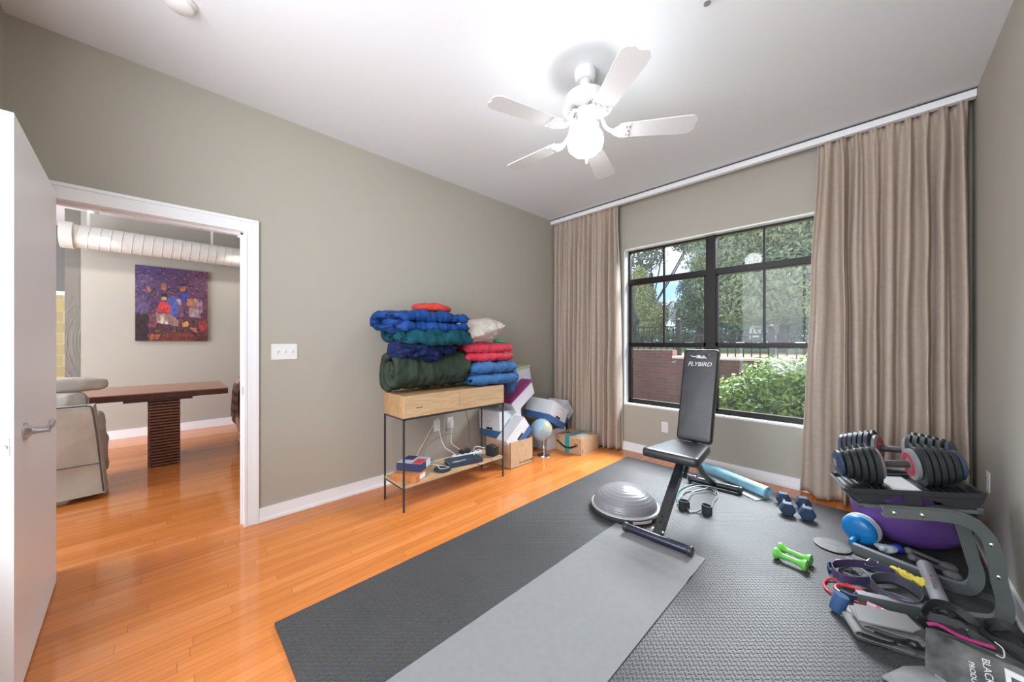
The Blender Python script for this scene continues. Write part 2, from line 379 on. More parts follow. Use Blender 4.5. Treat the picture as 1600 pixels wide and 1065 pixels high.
# ------------------------------------------------------------------ the setting
XL, XR, YB, YW, ZC = 0, 3.513, 0, 4.46, 2.91
struct(G().box((-6.3, -3.0, -.1), (XR + .1, YW + .1, 0)).build('floor', FLOOR, world=False))
struct(G().box((0, YB - .1, ZC), (XR + .1, YW + .12, ZC + .1)).build('ceiling', CEIL))
O0, O1, OZ = .125, .958, 2.03     # doorway
T = .12
struct(G().box((-T, -3, 0), (0, O0 - .015, ZC)).box((-T, O1 + .015, 0), (0, YW + .12, ZC)).box((-T, O0 - .015, OZ + .015), (0, O1 + .015, ZC)).build('wall_left', WALL))
struct(G().box((XR, -.12, 0), (XR + .12, YW + .12, ZC)).build('wall_right', WALL))
struct(G().box((0, -.12, 0), (1.1, 0, ZC)).box((3.2, -.12, 0), (XR, 0, ZC)).box((1.1, -.12, 0), (3.2, 0, .62)).box((1.1, -.12, 2.75), (3.2, 0, ZC)).build('wall_back', WALL))  # opening cut in the unseen back wall to let the fill lamp in
w2_ = setting('added_rear_window', (2.15, -.06, .62))  # invented window, added to give the rear fill lamp an opening
G().box((1.1, -.10, .62), (1.14, -.05, 2.75)).box((3.16, -.10, .62), (3.2, -.05, 2.75)).box((1.1, -.10, .62), (3.2, -.05, .66)).box((1.1, -.10, 2.71), (3.2, -.05, 2.75)).box((2.13, -.10, .62), (2.17, -.05, 2.75)).build('window_frame', BLACKFRAME, w2_)  # frame of the invented opening, never in view
WX0, WX1, WZ0, WZ1 = .976, 2.80, .537, 2.365
struct(G().box((0, YW, 0), (WX0, YW + .12, ZC)).box((WX1, YW, 0), (XR, YW + .12, ZC)).box((WX0, YW, 0), (WX1, YW + .12, WZ0)).box((WX0, YW, WZ1), (WX1, YW + .12, ZC)).build('wall_window', WALL))
# baseboards
def base(name, lo, hi, ax, sgn):
    g = G()
    g.box(lo, hi)
    return struct(g.build(name, TRIM))
BH = .095
struct(G().box((0, O1 + .08, 0), (.014, YW, BH)).box((0, O1 + .08, 0), (.022, YW, .018)).box((0, 0, 0), (.014, O0 - .1, BH)).build('baseboard_left', TRIM))
struct(G().box((.014, YW - .014, 0), (XR - .014, YW, BH)).box((.014, YW - .022, 0), (XR - .014, YW, .018)).build('baseboard_window', TRIM))
struct(G().box((XR - .014, 0, 0), (XR, YW, BH)).box((XR - .022, 0, 0), (XR, YW, .018)).build('baseboard_right', TRIM))
# door casing and jamb
g = G()
for x0, x1 in ((0, .018), (-T - .018, -T)):
    g.box((x0, O1, 0), (x1, O1 + .08, OZ + .085)).box((x0, O0 - .08, 0), (x1, O0, OZ + .085)).box((x0, O0, OZ), (x1, O1, OZ + .085))
g.box((0, O1 - .001, 0), (.024, O1 + .014, OZ)).box((0, O1 + .062, 0), (.024, O1 + .0815, OZ + .0865)).box((.001, O0, OZ + .068), (.0235, O1 + .0605, OZ + .0865))
g.box((-T, O1, 0), (0, O1 + .015, OZ)).box((-T, O0 - .015, 0), (0, O0, OZ)).box((-T, O0, OZ), (0, O1, OZ + .015))
g.box((-.075, O1 - .012, 0), (-.045, O1, OZ - .0)).box((-.075, O0, 0), (-.045, O0 + .012, OZ)).box((-.075, O0, OZ - .012), (-.045, O1, OZ))
tr = struct(g.build('trim_1', TRIM))
sp = G().box((-.042, O1 - .002, .90), (-.012, O1 + .0008, .96)).build('strike_plate', SILVER, tr)
# door leaf
d1 = setting('door_1', (.03, .165, 0))
A = math.atan2(.205 - .165, .95)
Md = Matrix.Translation((.025, .118, .012)) @ Matrix.Rotation(A, 4, 'Z')
dl = G().box((0, 0, 0), (.955, .044, 2.04), Md).build('leaf', TRIM, d1)
DF = lambda x, y, z: Md @ Vector((x, y, z))
h = G().lathe([(.0, 0), (.033, 0), (.033, .006), (.022, .011), (.013, .02), (.011, .055), (.014, .06), (.0, .062)], DF(.80, .044, .925), Md.to_3x3() @ Vector((0, 1, 0)), 28)
hd = h.build('door_handle', SILVER, d1, True)
G().tube([DF(.80, .094, .925), DF(.77, .098, .927), DF(.72, .099, .930), DF(.685, .098, .937)], .0095, 10).build('lever', SILVER, hd, True)
G().box(DF(.9549, .009, .87), DF(.9549, .009, .87) + Vector((.002, .026, .062))).build('latch_plate', SILVER, d1)
G().cyl(DF(.955, .022, .90), DF(.964, .022, .90), .009, .009, 14).build('latch_bolt', CHROME, d1, True)
# window
win = setting('window_1', (1.885, YW + .1, WZ0))
g = G(); e = .006
g.box((WX0, YW + .001, WZ0), (WX0 + .012, YW + .12, WZ1)).box((WX1 - .012, YW + .001, WZ0), (WX1, YW + .12, WZ1)).box((WX0, YW + .001, WZ1 - .012), (WX1, YW + .12, WZ1)).box((WX0, YW - .004, WZ0 - .006), (WX1, YW + .12, WZ0 + .012))
g.build('white_reveal', TRIM, win)
f0, f1 = YW + .085, YW + .13; x0, x1, z0, z1 = WX0 + .012, WX1 - .012, WZ0 + .012, WZ1 - .012; xm = 1.888
g = G()
g.box((x0, f0, z0), (x0 + .022, f1, z1)).box((x1 - .022, f0, z0), (x1, f1, z1)).box((x0, f0, z0), (x1, f1, z0 + .03)).box((x0, f0, z1 - .022), (x1, f1, z1))
g.box((xm - .045, f0 - .012, z0), (xm + .045, f1, z1))
g.box((x0, f0 - .008, 1.955), (x1, f1, 2.012))
g.build('window_frame', BLACKFRAME, win)
for a, b in ((x0 + .022, xm - .045), (xm + .045, x1 - .022)):
    for lo, hi, nm in ((1.215, 1.955, 'upper_sash'), (z0 + .03, 1.262, 'lower_sash')):
        dy = 0 if nm == 'upper_sash' else -.012
        g = G(); s_ = .02
        g.box((a, f0 + dy, lo), (a + s_, f1 - .01, hi)).box((b - s_, f0 + dy, lo), (b, f1 - .01, hi)).box((a, f0 + dy, lo), (b, f1 - .01, lo + (.03 if nm == 'upper_sash' else .02))).box((a, f0 + dy, hi - (.035 if nm == 'lower_sash' else .012)), (b, f1 - .01, hi))
        g.build(nm, BLACKFRAME, win)
    c = (a + b) / 2 + (-.02 if a < xm - .5 else -.015)
    g = G(); g.box((c - .009, f0 + .01, 1.26), (c + .009, f1 - .012, 1.956)).box((c - .009, f0 + .01, 2.01), (c + .009, f1 - .012, z1 - .02)); g.build('muntin', BLACKFRAME, win)
    g = G(); g.box((a, f1 - .016, z0 + .02), (b, f1 - .012, z1 - .01)); g.build('glass_pane', GLASS, win)
    for xx in (a + .18, b - .2):
        G().box((xx, f0 - .022, 1.262), (xx + .07, f0 + .005, 1.268)).build('sash_lock', SILVER, win)
# living room beyond the doorway
FX = -3.9
struct(G().box((FX - .12, -.307, 0), (FX, 3.0, ZC)).build('wall_living_far', WALL))
struct(G().box((-5.0, -.307, 0), (FX, -.18, ZC)).build('wall_kitchen_return', WALL))
struct(G().box((-5.12, -3, 0), (-5.0, -.18, ZC)).build('wall_kitchen', mat('kitchen_wall_paint', (.16, .16, .14), .7)))
struct(G().box((-5.0, -2.6, .0), (-4.985, -.31, 1.93)).build('trim_2', tile_mat('yellow_wall_tile', (.44, .34, .14), (.36, .29, .14), (.46, .40, .25), .18, .155)))
struct(G().box((-5.0, -2.6, 1.93), (-4.97, -.31, 1.985)).build('trim_3', TRIM))
struct(G().box((-5.12, 3.0, 0), (-T, 3.12, ZC)).build('wall_living_side', WALL))
struct(G().box((-6.3, -3.0, ZC), (0, 3.12, ZC + .1)).build('ceiling_living', CEIL))
struct(G().box((FX, -.307, 0), (FX + .015, 3.0, .11)).build('baseboard_living', TRIM))

# ------------------------------------------------------------------ wall plates
def outlet(root_name, label, c, U, Nn, kind='duplex', wd=.07, ht=.115):
    """plate lying on a wall: U horizontal dir, Nn outward normal"""
    c = Vector(c); U = Vector(U); Nn = Vector(Nn); Z = Vector((0, 0, 1)); t = thing(root_name, label, 'light switch' if kind == 'switch' else 'outlet', c)
    mm = frame(c, U, Z)
    if mm.to_3x3() @ Vector((0, 0, 1)) @ Nn < 0: mm = frame(c, -U, Z)
    G().box((-wd / 2, -ht / 2, 0), (wd / 2, ht / 2, .006), mm, .002).build('cover_plate', WHITEP, t)
    if kind == 'duplex':
        for dz in (-.02, .02):
            f = G().box((-.017, dz - .014, .006), (.017, dz + .014, .008), mm, .0008).build('socket', WHITEP, t)
            G().box((-.008, dz - .004, .0078), (-.006, dz + .006, .0085), mm).box((.006, dz - .004, .0078), (.008, dz + .006, .0085), mm).cyl(mm @ Vector((0, dz - .009, .0078)), mm @ Vector((0, dz - .009, .0085)), .002, seg=8).build('slots', INK, f)
    else:
        for k in (-1, 0, 1):
            G().box((k * .046 - .005, -.012, .006), (k * .046 + .005, .012, .009), mm).build('toggle_surround', WHITEP, t)
            G().box((k * .046 - .004, -.002, .007), (k * .046 + .004, .011, .018), mm, .001).build('toggle', WHITEP, t)
    return t
outlet('light_switch', 'white triple toggle switch plate on the taupe wall beside the doorway', (0, 1.198, 1.198), (0, 1, 0), (1, 0, 0), 'switch', .165, .115)
outlet('wall_outlet', 'white duplex outlet low on the wall under the window', (1.457, YW, .341), (1, 0, 0), (0, -1, 0))
outlet('wall_outlet', 'white duplex outlet on the right wall beside the dumbbell stand', (XR, 3.978, .458), (0, 1, 0), (-1, 0, 0))
outlet('wall_outlet', 'white outlet plate behind the console with a white plug in it', (0, 2.66, .44), (0, 1, 0), (1, 0, 0))
outlet('cable_plate', 'white cable plate behind the console, left of the outlet with the plug', (0, 2.50, .44), (0, 1, 0), (1, 0, 0))

# ------------------------------------------------------------------ smoke detector, sprinkler
t = thing('smoke_detector', 'round white smoke detector on the ceiling at the top left', 'smoke detector', (.70, .62, ZC))
G().lathe([(.065, 0), (.065, -.008), (.058, -.014)], (.70, .62, ZC)).build('base_ring', FANW, t, True)
G().lathe([(.055, -.012), (.053, -.03), (.043, -.038), (.0, -.04)], (.70, .62, ZC)).build('cover', WHITEP, t, True)
t = thing('fire_sprinkler', 'small white sprinkler head on the ceiling at the top edge', 'sprinkler', (2.49, 2.395, ZC))
G().lathe([(.035, 0), (.033, -.004), (.012, -.007), (.008, -.03), (0, -.03)], (2.49, 2.395, ZC)).build('escutcheon', FANW, t, True)
G().lathe([(0, -.042), (.016, -.042), (.016, -.044), (0, -.044)], (2.49, 2.395, ZC), seg=20).cyl((2.482, 2.395, ZC - .03), (2.482, 2.395, ZC - .043), .0015, seg=6).cyl((2.498, 2.395, ZC - .03), (2.498, 2.395, ZC - .043), .0015, seg=6).build('deflector', SILVER, t)

# ------------------------------------------------------------------ ceiling fan
FC = Vector((1.818, 2.386, 0))
t = thing('ceiling_fan', 'white five-blade ceiling fan with a lit glass bowl', 'ceiling fan', (FC.x, FC.y, ZC))
fp = lambda z: (FC.x, FC.y, z)
G().lathe([(.064, 0), (.066, -.02), (.062, -.05), (.05, -.062), (.0, -.062)], fp(ZC)).build('canopy', FANW, t, True)
G().cyl(fp(ZC - .05), fp(2.78), .03, .03, 24).build('neck', FANW, t, True)
G().lathe([(.0, .12), (.045, .12), (.075, .11), (.118, .085), (.125, .06), (.125, .03), (.135, .024), (.135, .014), (.12, .006), (.0, .006)], fp(2.665), seg=48).build('motor_housing', FANW, t, True)
g = G()
for k in range(44):
    a = 2 * PI * k / 44; m_ = Matrix.Translation(fp(2.6735)) @ Matrix.Rotation(a, 4, 'Z')
    g.box((.062, -.0022, -.006), (.112, .0022, .0), m_)
g.build('motor_vents', mat('vent_shadow_grey', (.28, .28, .28), .5), t)
G().lathe([(.0, .0), (.058, .0), (.06, -.03), (.05, -.035), (.0, -.035)], fp(2.672), seg=36).build('switch_housing', FANW, t, True)
G().lathe([(.0, .0), (.046, .0), (.046, -.05), (.078, -.056), (.080, -.066), (.058, -.07), (.0, -.07)], fp(2.64), seg=36).build('lamp_holder', FANW, t, True)
GLOBE = mat('lit_glass_bowl', (.93, .97, 1), .3, emit=LAMP)
G().lathe([(.0, .085), (.045, .085), (.052, .074), (.085, .052), (.104, .02), (.108, -.01), (.1, -.045), (.075, -.072), (.04, -.086), (.0, -.09)], fp(2.49), seg=40).build('glass_bowl', GLOBE, t, True)
for k in range(5):
    a = R(-107 + 72 * k); m_ = Matrix.Translation(fp(2.532)) @ Matrix.Rotation(a, 4, 'Z') @ Matrix.Rotation(R(-8), 4, 'X')
    # blade outline
    out = [(.20, -.052), (.24, -.056), (.56, -.072), (.60, -.070), (.622, -.055), (.63, -.03), (.622, 0), (.63, .03), (.622, .055), (.60, .070), (.56, .072), (.24, .056), (.20, .052)]
    g = G(); g.loft([[m_ @ Vector((x, y, z)) for x, y in out] for z in (0, .006)]); b = g.build('blade', FANW, t)
    br = [(.155, -.012), (.18, -.034), (.205, -.05), (.235, -.054), (.262, -.05), (.25, -.034), (.258, -.018), (.242, 0), (.258, .018), (.25, .034), (.262, .05), (.235, .054), (.205, .05), (.18, .034), (.155, .012)]
    g = G(); g.loft([[m_ @ Vector((x, y, z)) for x, y in br] for z in (-.006, 0)])
    ca = Vector((math.cos(a), math.sin(a), 0))
    g.tube([Vector(fp(2.655)) + ca * .055, Vector(fp(2.64)) + ca * .09, Vector(fp(2.565)) + ca * .12, Vector(fp(2.530)) + ca * .165], .011, 10)
    for xx, yy in ((.2, -.03), (.2, .03), (.225, 0)):
        p = m_ @ Vector((xx, yy, -.006)); g.lathe([(0, -.003), (.005, -.002), (.006, 0)], p, seg=10)
    # raised scroll on the bracket
    g.tube([m_ @ Vector(q) for q in ((.175, -.02, -.007), (.2, -.038, -.007), (.23, -.04, -.007), (.235, -.02, -.007), (.215, -.012, -.007))], .003, 6)
    g.tube([m_ @ Vector(q) for q in ((.175, .02, -.007), (.2, .038, -.007), (.23, .04, -.007), (.235, .02, -.007), (.215, .012, -.007))], .003, 6)
    g.build('blade_bracket', FANW, t, True)
G().cyl((FC.x + .03, FC.y - .03, 2.60), (FC.x + .03, FC.y - .03, 2.36), .0012, seg=6).lathe([(0, 0), (.007, -.006), (.009, -.025), (.005, -.04), (0, -.041)], (FC.x + .03, FC.y - .03, 2.365), seg=12).build('pull_chain', FANW, t, True)

# ------------------------------------------------------------------ curtain track and curtains
t = thing('curtain_track', 'long white curtain track across the ceiling above the window', 'curtain track', (1.75, 4.3, ZC - .06))
G().box((.0, 4.285, ZC - .058), (XR - .002, 4.335, ZC - .002), bev=.003).build('rail', TRIM, t)
G().box((.0, 4.276, ZC - .012), (XR - .002, 4.286, ZC - .006)).build('seam_line', BLACKP, t)
def curtain(label, xa, xb, folds, amp, seed, free_left, flare):
    rnd = random.Random(seed)
    t = thing('curtain', label, 'curtain', ((xa + xb) / 2, 4.33, .02))
    nz, nx = 60, folds * 14; ph = [rnd.uniform(-.45, .45) for _ in range(folds + 2)]; am = [rnd.uniform(.6, 1.25) for _ in range(folds + 2)]
    ztop, zbot = 2.862, .015; rings = []
    for j in range(nz + 1):
        s = j / nz; z = ztop + (zbot - ztop) * s; row = []
        for i in range(nx + 1):
            u = i / nx * folds; k = int(min(u, folds - 1e-6)); fr = u - k
            a = am[k] * (1 - fr) + am[k + 1] * fr
            x = xa + (xb - xa) * i / nx + ph[k] * .03 * math.sin(fr * PI) * min(1, s * 4)
            # gathered heading at the top, full round folds below
            w_ = math.sin(2 * PI * u + .6 * math.sin(3 * s + k))
            sharp = math.copysign(abs(w_) ** (.75 + .5 * (1 - min(1, s * 5))), w_)
            grow = .55 + .45 * min(1, s * 6) + .25 * s
            y = 4.33 + amp * a * grow * sharp + .012 * noise.noise(Vector((u * .9, s * 3, seed)))
            if s < .05: y += .012 * math.sin(2 * PI * u * 3) * (1 - s / .05)
            cx = (i / nx if free_left is False else 1 - i / nx)
            edge = max(0, (cx - .86) / .14)
            x += flare * s * edge * (1 if not free_left else -1) + (.01 * noise.noise(Vector((u, s * 5, 3 + seed))))
            y += .05 * edge * s
            y = min(max(y, 4.235), 4.43); x = min(x, 3.495); row.append(Vector((max(.012, x), y, z)))
        rings.append(row)
    g = G(); V = [[g.bm.verts.new(p) for p in r] for r in rings]
    for j in range(nz):
        for i in range(nx): g.bm.faces.new((V[j][i], V[j][i + 1], V[j + 1][i + 1], V[j + 1][i]))
    o = g.build('cloth_panel', CURT, t, True, ang=180)
    md = o.modifiers.new('thickness', 'SOLIDIFY'); md.thickness = .003
    g = G(); i = 0 if free_left else nx
    e = [V_[i] for V_ in rings]; sgn = -1 if free_left else 1
    g.loft([[p + Vector((sgn * .002, 0, 0)) for p in e], [p + Vector((sgn * .0045, .002, 0)) for p in e], [p + Vector((sgn * .004, .03, 0)) for p in e]], caps=False, ring_closed=False)
    g.build('edge_lining', LINING, t, True, ang=180)
    for k in range(folds):
        x = xa + (xb - xa) * (k + .25) / folds
        G().tube([(x, 4.335, 2.84), (x, 4.322, 2.853), (x, 4.315, 2.858)], .002, 6).build('hook', SILVER, t)
    return t
curtain('taupe pleated curtain left of the window, behind the cardboard boxes', .02, .955, 13, .042, 3, False, .015)
curtain('taupe pleated curtain right of the window, behind the dumbbell stand', 2.735, 3.485, 9, .052, 8, True, .12)

# ------------------------------------------------------------------ foam tiles and exercise mat
MX0, MX1, MY0, MY1 = 1.155, XR - .03, .92, 4.19
TS = .61; g_i = 0
def tile_outline(x0, x1, y0, y1, tabs):
    """square tile with square interlocking teeth on sides listed in tabs (N,S,E,W -> +1 tab / -1 socket)"""
    pts = []; n = 12
    def side(p, q, k):
        p, q = Vector(p), Vector(q); d = q - p; nn = Vector((d.y, -d.x)).normalized(); L = d.length; r = []
        m = max(3, int(round(L / .05)) // 2 * 2 + 1)
        for i in range(m):
            off = (.012 if (i % 2 == 0) else 0) * k
            if i in (0, m - 1): off = 0
            r.append(p + d * (i / m) + nn * off); r.append(p + d * ((i + 1) / m) + nn * off)
        return r
    c = [(x0, y0), (x1, y0), (x1, y1), (x0, y1)]; nm = ('S', 'E', 'N', 'W')
    for i in range(4):
        a, b = c[i], c[(i + 1) % 4]
        if nm[i] in tabs: pts += [a] + side(a, b, tabs[nm[i]])
        else: pts += [a]
    return [Vector(p) for p in pts]
xs = [MX0, MX0 + TS, MX0 + 2 * TS, MX0 + 3 * TS, MX1]; ys = [MY0, MY0 + TS, MY0 + 2 * TS, MY0 + 3 * TS, MY0 + 4 * TS, MY0 + 5 * TS, MY1]
cn = {0: 'left', 1: 'second', 2: 'third', 3: 'right'}
for i in range(4):
    for j in range(6):
        if ys[j + 1] - ys[j] < .05: continue
        gp = .0002
        tb = {}
        if i < 3: tb['E'] = 1
        if i > 0: tb['W'] = -1
        if j < 5 and ys[-1] - ys[-2] > .05 or j < 4: tb['N'] = 1
        if j > 0: tb['S'] = -1
        pts = tile_outline(xs[i] + gp, xs[i + 1] - gp, ys[j] + gp, ys[j + 1] - gp, tb)
        g = G(); g.loft([[Vector((p.x, p.y, z)) for p in pts] for z in (0.0005, .0115)]); o = g.build('foam_tile', TREAD)
        tag(o, 'dark grey interlocking foam tile with raised tread, part of the gym floor', 'foam mat', 'foam floor tiles under the gym gear')
# exercise mat
def mat_sheet():
    g = G(); nx, ny = 24, 90; x0, x1, y0, y1 = 1.785, 2.352, 1.02, 2.80; top = []
    for j in range(ny + 1):
        row = []
        for i in range(nx + 1):
            x = x0 + (x1 - x0) * i / nx; y = y0 + (y1 - y0) * j / ny
            z = .0175 + .007 * math.exp(-((y - 2.62 + .12 * (x - 1.8)) / .035) ** 2) * (.2 + .8 * (i / nx)) + .002 * noise.noise(Vector((x * 5, y * 5, 0)))
            row.append(Vector((x + .012 * (y - 2), y, z)))
        top.append(row)
    V = [[g.bm.verts.new(p) for p in r] for r in top]; B = [[g.bm.verts.new(p - Vector((0, 0, .005))) for p in r] for r in top]
    for j in range(ny):
        for i in range(nx):
            g.bm.faces.new((V[j][i], V[j][i + 1], V[j + 1][i + 1], V[j + 1][i])); g.bm.faces.new((B[j][i], B[j + 1][i], B[j + 1][i + 1], B[j][i + 1]))
    for j in range(ny):
        for i in (0, nx): g.bm.faces.new((V[j][i], V[j + 1][i], B[j + 1][i], B[j][i]))
    for i in range(nx):
        for j in (0, ny): g.bm.faces.new((V[j][i], V[j][i + 1], B[j][i + 1], B[j][i]))
    return g
tag(mat_sheet().build('yoga_mat', weave('grey_mat_rubber', (.21, .21, .213), (.245, .245, .248), .8, 900, .0006), None, True), 'long light grey exercise mat lying across the dark foam tiles', 'exercise mat')

# ------------------------------------------------------------------ bench
BX = 2.085
t = thing('weight_bench', 'black adjustable weight bench with its backrest upright before the window', 'weight bench', (BX, 3.3, .012))
def pad(poly, th, fr, bev=.02):
    """padded board: poly outline (u,v) ; fr maps u,v,w"""
    g = G(); cx = sum(p[0] for p in poly) / len(poly); cy = sum(p[1] for p in poly) / len(poly); rings = []
    for k, (ins, w_) in enumerate([(.010, 0), (0, .004), (-.002, th * .35), (-.001, th * .7), (.006, th * .93), (.018, th * 1.0), (.05, th * 1.03)]):
        ring = []
        for u, v in poly:
            d = Vector((u - cx, v - cy)); L = d.length; d = d * ((L - ins) / L); ring.append(fr(cx + d.x, cy + d.y, w_))
        rings.append(ring)
    g.loft(rings); return g
def rrect(hw0, hw1, y0, y1, r, n=6):
    pts = []
    for (cx, cy, a0) in ((hw0 - r, y0 + r, -90), (hw1 - r, y1 - r, 0), (-hw1 + r, y1 - r, 90), (-hw0 + r, y0 + r, 180)):
        for k in range(n + 1):
            a = R(a0 + 90 * k / n); pts.append((cx + r * math.cos(a), cy + r * math.sin(a)))
    return pts
seat_tilt = R(3)
sf = lambda u, v, w_: Vector((BX + u, 2.955 + v * math.cos(seat_tilt), .472 - v * math.sin(seat_tilt) * .3 + w_))
pad(rrect(.183, .137, 0, .43, .03), .058, sf).build('seat', VINYL, t, True, ang=60)
ta = R(15)
bf = lambda u, v, w_: Vector((BX + u, 3.475 + v * math.sin(ta) - w_ * math.cos(ta), .50 + v * math.cos(ta) + w_ * math.sin(ta)))
bo = pad(rrect(.123, .127, 0, .725, .025), .055, bf).build('backrest', VINYL, t, True, ang=60)
LOGO = mat('white_print', (.72, .72, .74), .5)
LOGO2 = mat('pale_logo_print', (.60, .60, .62), .5)
lm = frame(bf(0, .60, .0592), (1, 0, 0), (0, math.sin(ta), math.cos(ta)))
text('lettering', 'FLYBIRD', .046, lm, LOGO2, bo, .0004, shear=.25, bold=.0006)
g = G()
def lp(poly, z=.0592, cu=0, cv=.645, s_=1):
    pts = [bf(cu + a * s_, cv + b * s_, z) for a, b in poly]; pts2 = [bf(cu + a * s_, cv + b * s_, z + .0006) for a, b in poly]; g.loft([pts, pts2])
lp([(-.075, .026), (-.066, .018), (-.05, .012), (-.03, .012), (-.012, .020), (-.028, .003), (.0, .004), (.03, .002), (.024, .010), (.010, .013), (.004, .022), (-.008, .030), (-.02, .026), (-.035, .018), (-.055, .020)])
lp([(.004, .002), (.028, .006), (.040, .002), (.052, .004), (.038, .012), (.032, .022), (.020, .026), (.012, .018), (.024, .016), (.026, .010), (.014, .008)])
lp([(.062, .034), (.066, .036), (.069, .033), (.066, .029), (.062, .031)])
g.build('bird_emblem', LOGO2, bo)
# frame
g = G(); sq = lambda a: [(-a, -a), (a, -a), (a, a), (-a, a)]
g.sweep([(BX, 2.79, .045), (BX, 3.19, .40)], sq(.026), (1, 0, 0)); front = g.build('front_post', STEELBLK, t)
g = G().sweep([(BX, 3.10, .33), (BX, 3.22, .47)], sq(.019), (1, 0, 0)).sweep([(BX + .045, 3.13, .33), (BX + .045, 3.25, .47)], sq(.011), (1, 0, 0)).box((BX - .045, 3.10, .445), (BX + .06, 3.40, .470)); g.build('inner_post', STEELBLK, t)
g = G().tube([(BX, 3.19, .405), (BX, 3.35, .40), (BX, 3.5, .34), (BX, 3.68, .20), (BX, 3.93, .055)], .024, 10); g.build('rear_leg', STEELBLK, t, True)
g = G().sweep([(BX, 3.42, .40), (BX, 3.47, .50), (BX, 3.56, .80)], sq(.016), (1, 0, 0)).box((BX - .05, 3.40, .44), (BX + .05, 3.48, .475)); g.build('backrest_bracket', STEELBLK, t)
G().cyl((1.905, 2.742, .05), (2.285, 2.755, .05), .0265).build('front_foot', NAVYTUBE, t, True)
for xx, x2, yy in ((1.885, 1.912, 2.742), (2.279, 2.305, 2.755)):
    G().lathe([(0, 0), (.029, .0), (.030, .003), (.030, .024), (.028, .027), (.0, .027)], (xx, yy, .05), (1, 0, 0), 20).build('foot_cap', BLACKP, t, True)
G().cyl((1.905, 3.935, .046), (2.275, 3.96, .046), .026).build('rear_foot', STEELBLK, t, True)
for xx, yy in ((1.882, 3.934), (2.262, 3.958)):
    G().lathe([(0, 0), (.028, .0), (.030, .003), (.030, .028), (.0, .03)], (xx, yy, .046), (1, 0, 0), 20).build('foot_cap', BLACKP, t, True)
for z_, y_ in ((.36, 3.15), (.455, 3.42)):
    k = G().cyl((BX, y_, z_), (BX + .085, y_ + .003, z_ - .003), .006, seg=10).lathe([(0, 0), (.009, 0), (.012, .012), (.010, .022), (.022, .028), (.022, .034), (0, .036)], (BX + .085, y_, z_ - .003), (1, 0, 0), 16)
    k.build('lock_pin', SILVER, t, True)
g = G()
for s_ in (.16, .23): g.cyl((BX, 2.79 + .4 * s_ - .024, .045 + .355 * s_ + .02), (BX, 2.79 + .4 * s_ - .031, .045 + .355 * s_ + .028), .005, seg=10)
g.build('adjustment_holes', INK, t)
for sx in (-.034, .034):
    G().cyl((BX + sx * .8, 2.80, .075), (BX + sx * 1.1, 2.80, .075), .008, seg=6).build('bolt', SILVER, t)

# ------------------------------------------------------------------ balance trainer (dome)
bc = (1.735, 3.035)
t = thing('balance_trainer', 'grey half-ball balance trainer on a black round platform', 'balance ball', (*bc, .012))
G().lathe([(0, 0), (.225, 0), (.245, .008), (.252, .022), (.250, .036), (.238, .040), (0, .040)], (*bc, .012), seg=64).build('platform', RUB, t, True)
G().lathe([(.236, .036), (.246, .040), (.243, .048), (.228, .05)], (*bc, .012), seg=64, caps=False).build('rim', mat('pale_rim', (.42, .42, .43), .5), t, True)
prof = []
for k in range(61):
    a = PI / 2 * k / 60; r_ = .228 * math.cos(a); z_ = .048 + .135 * math.sin(a); kk = (.0013 if (k % 6 == 0 and 4 < k < 58) else 0)
    prof.append((max(r_ - kk, 0.0), z_ - kk))
G().lathe(prof, (*bc, .012), seg=64).build('dome', mat('grey_dome_vinyl', (.21, .21, .22), .26, bump=.0002, bscale=40), t, True, ang=80)
q = [(bc[0] + .2515 * math.cos(R(a)), bc[1] + .2515 * math.sin(R(a)), .036) for a in range(-50, -14, 4)]
G().strap(q, .018, .002, sm=3).build('warning_label', mat('pale_label', (.6, .45, .42), .6), t)

# ------------------------------------------------------------------ resistance cords with cuffs
t = thing('ankle_cord_set', 'thin teal and grey resistance cords with two black cuffs behind the bench post', 'resistance bands', (2.05, 3.6, .012))
z = .02
G().tube([(1.99, 3.40, z), (1.93, 3.52, z), (1.90, 3.70, z), (1.93, 3.86, z), (1.99, 3.93, z), (2.06, 3.90, z + .008), (2.02, 3.80, z), (1.95, 3.66, z), (1.97, 3.52, z), (2.03, 3.42, z)], .0045, 8).build('teal_cord', mat('teal_rubber', (.04, .15, .16), .5), t, True)
G().tube([(1.99, 3.38, z), (1.96, 3.50, z), (1.95, 3.70, z + .01), (2.0, 3.86, z + .012), (2.10, 3.89, z + .008), (2.16, 3.78, z), (2.17, 3.62, z), (2.19, 3.50, z), (2.17, 3.44, z)], .0045, 8).tube([(2.0, 3.36, z), (2.02, 3.5, z + .01), (2.0, 3.68, z + .01), (2.08, 3.84, z + .016), (2.14, 3.8, z + .01)], .0045, 8).build('grey_cord', mat('grey_rubber_cord', (.16, .17, .17), .4), t, True)
def cuff(cx, cy, a):
    pts = [(cx + .036 * math.cos(R(k)), cy + .026 * math.sin(R(k)), .045) for k in range(0, 360, 30)]
    m_ = Matrix.Translation((cx, cy, .0)) @ Matrix.Rotation(R(a), 4, 'Z') @ Matrix.Translation((-cx, -cy, 0))
    return G().strap([m_ @ Vector(p) for p in pts], .062, .006, closed=True, sm=3)
cuff(2.045, 3.36, 20).build('cuff', RUB, t, True); cuff(2.19, 3.40, -25).build('cuff', RUB, t, True)
G().tube([(2.07, 3.35, .03), (2.10, 3.33, .022), (2.13, 3.36, .02), (2.15, 3.385, .03)], .006, 8).build('buckle', SILVER, t, True)

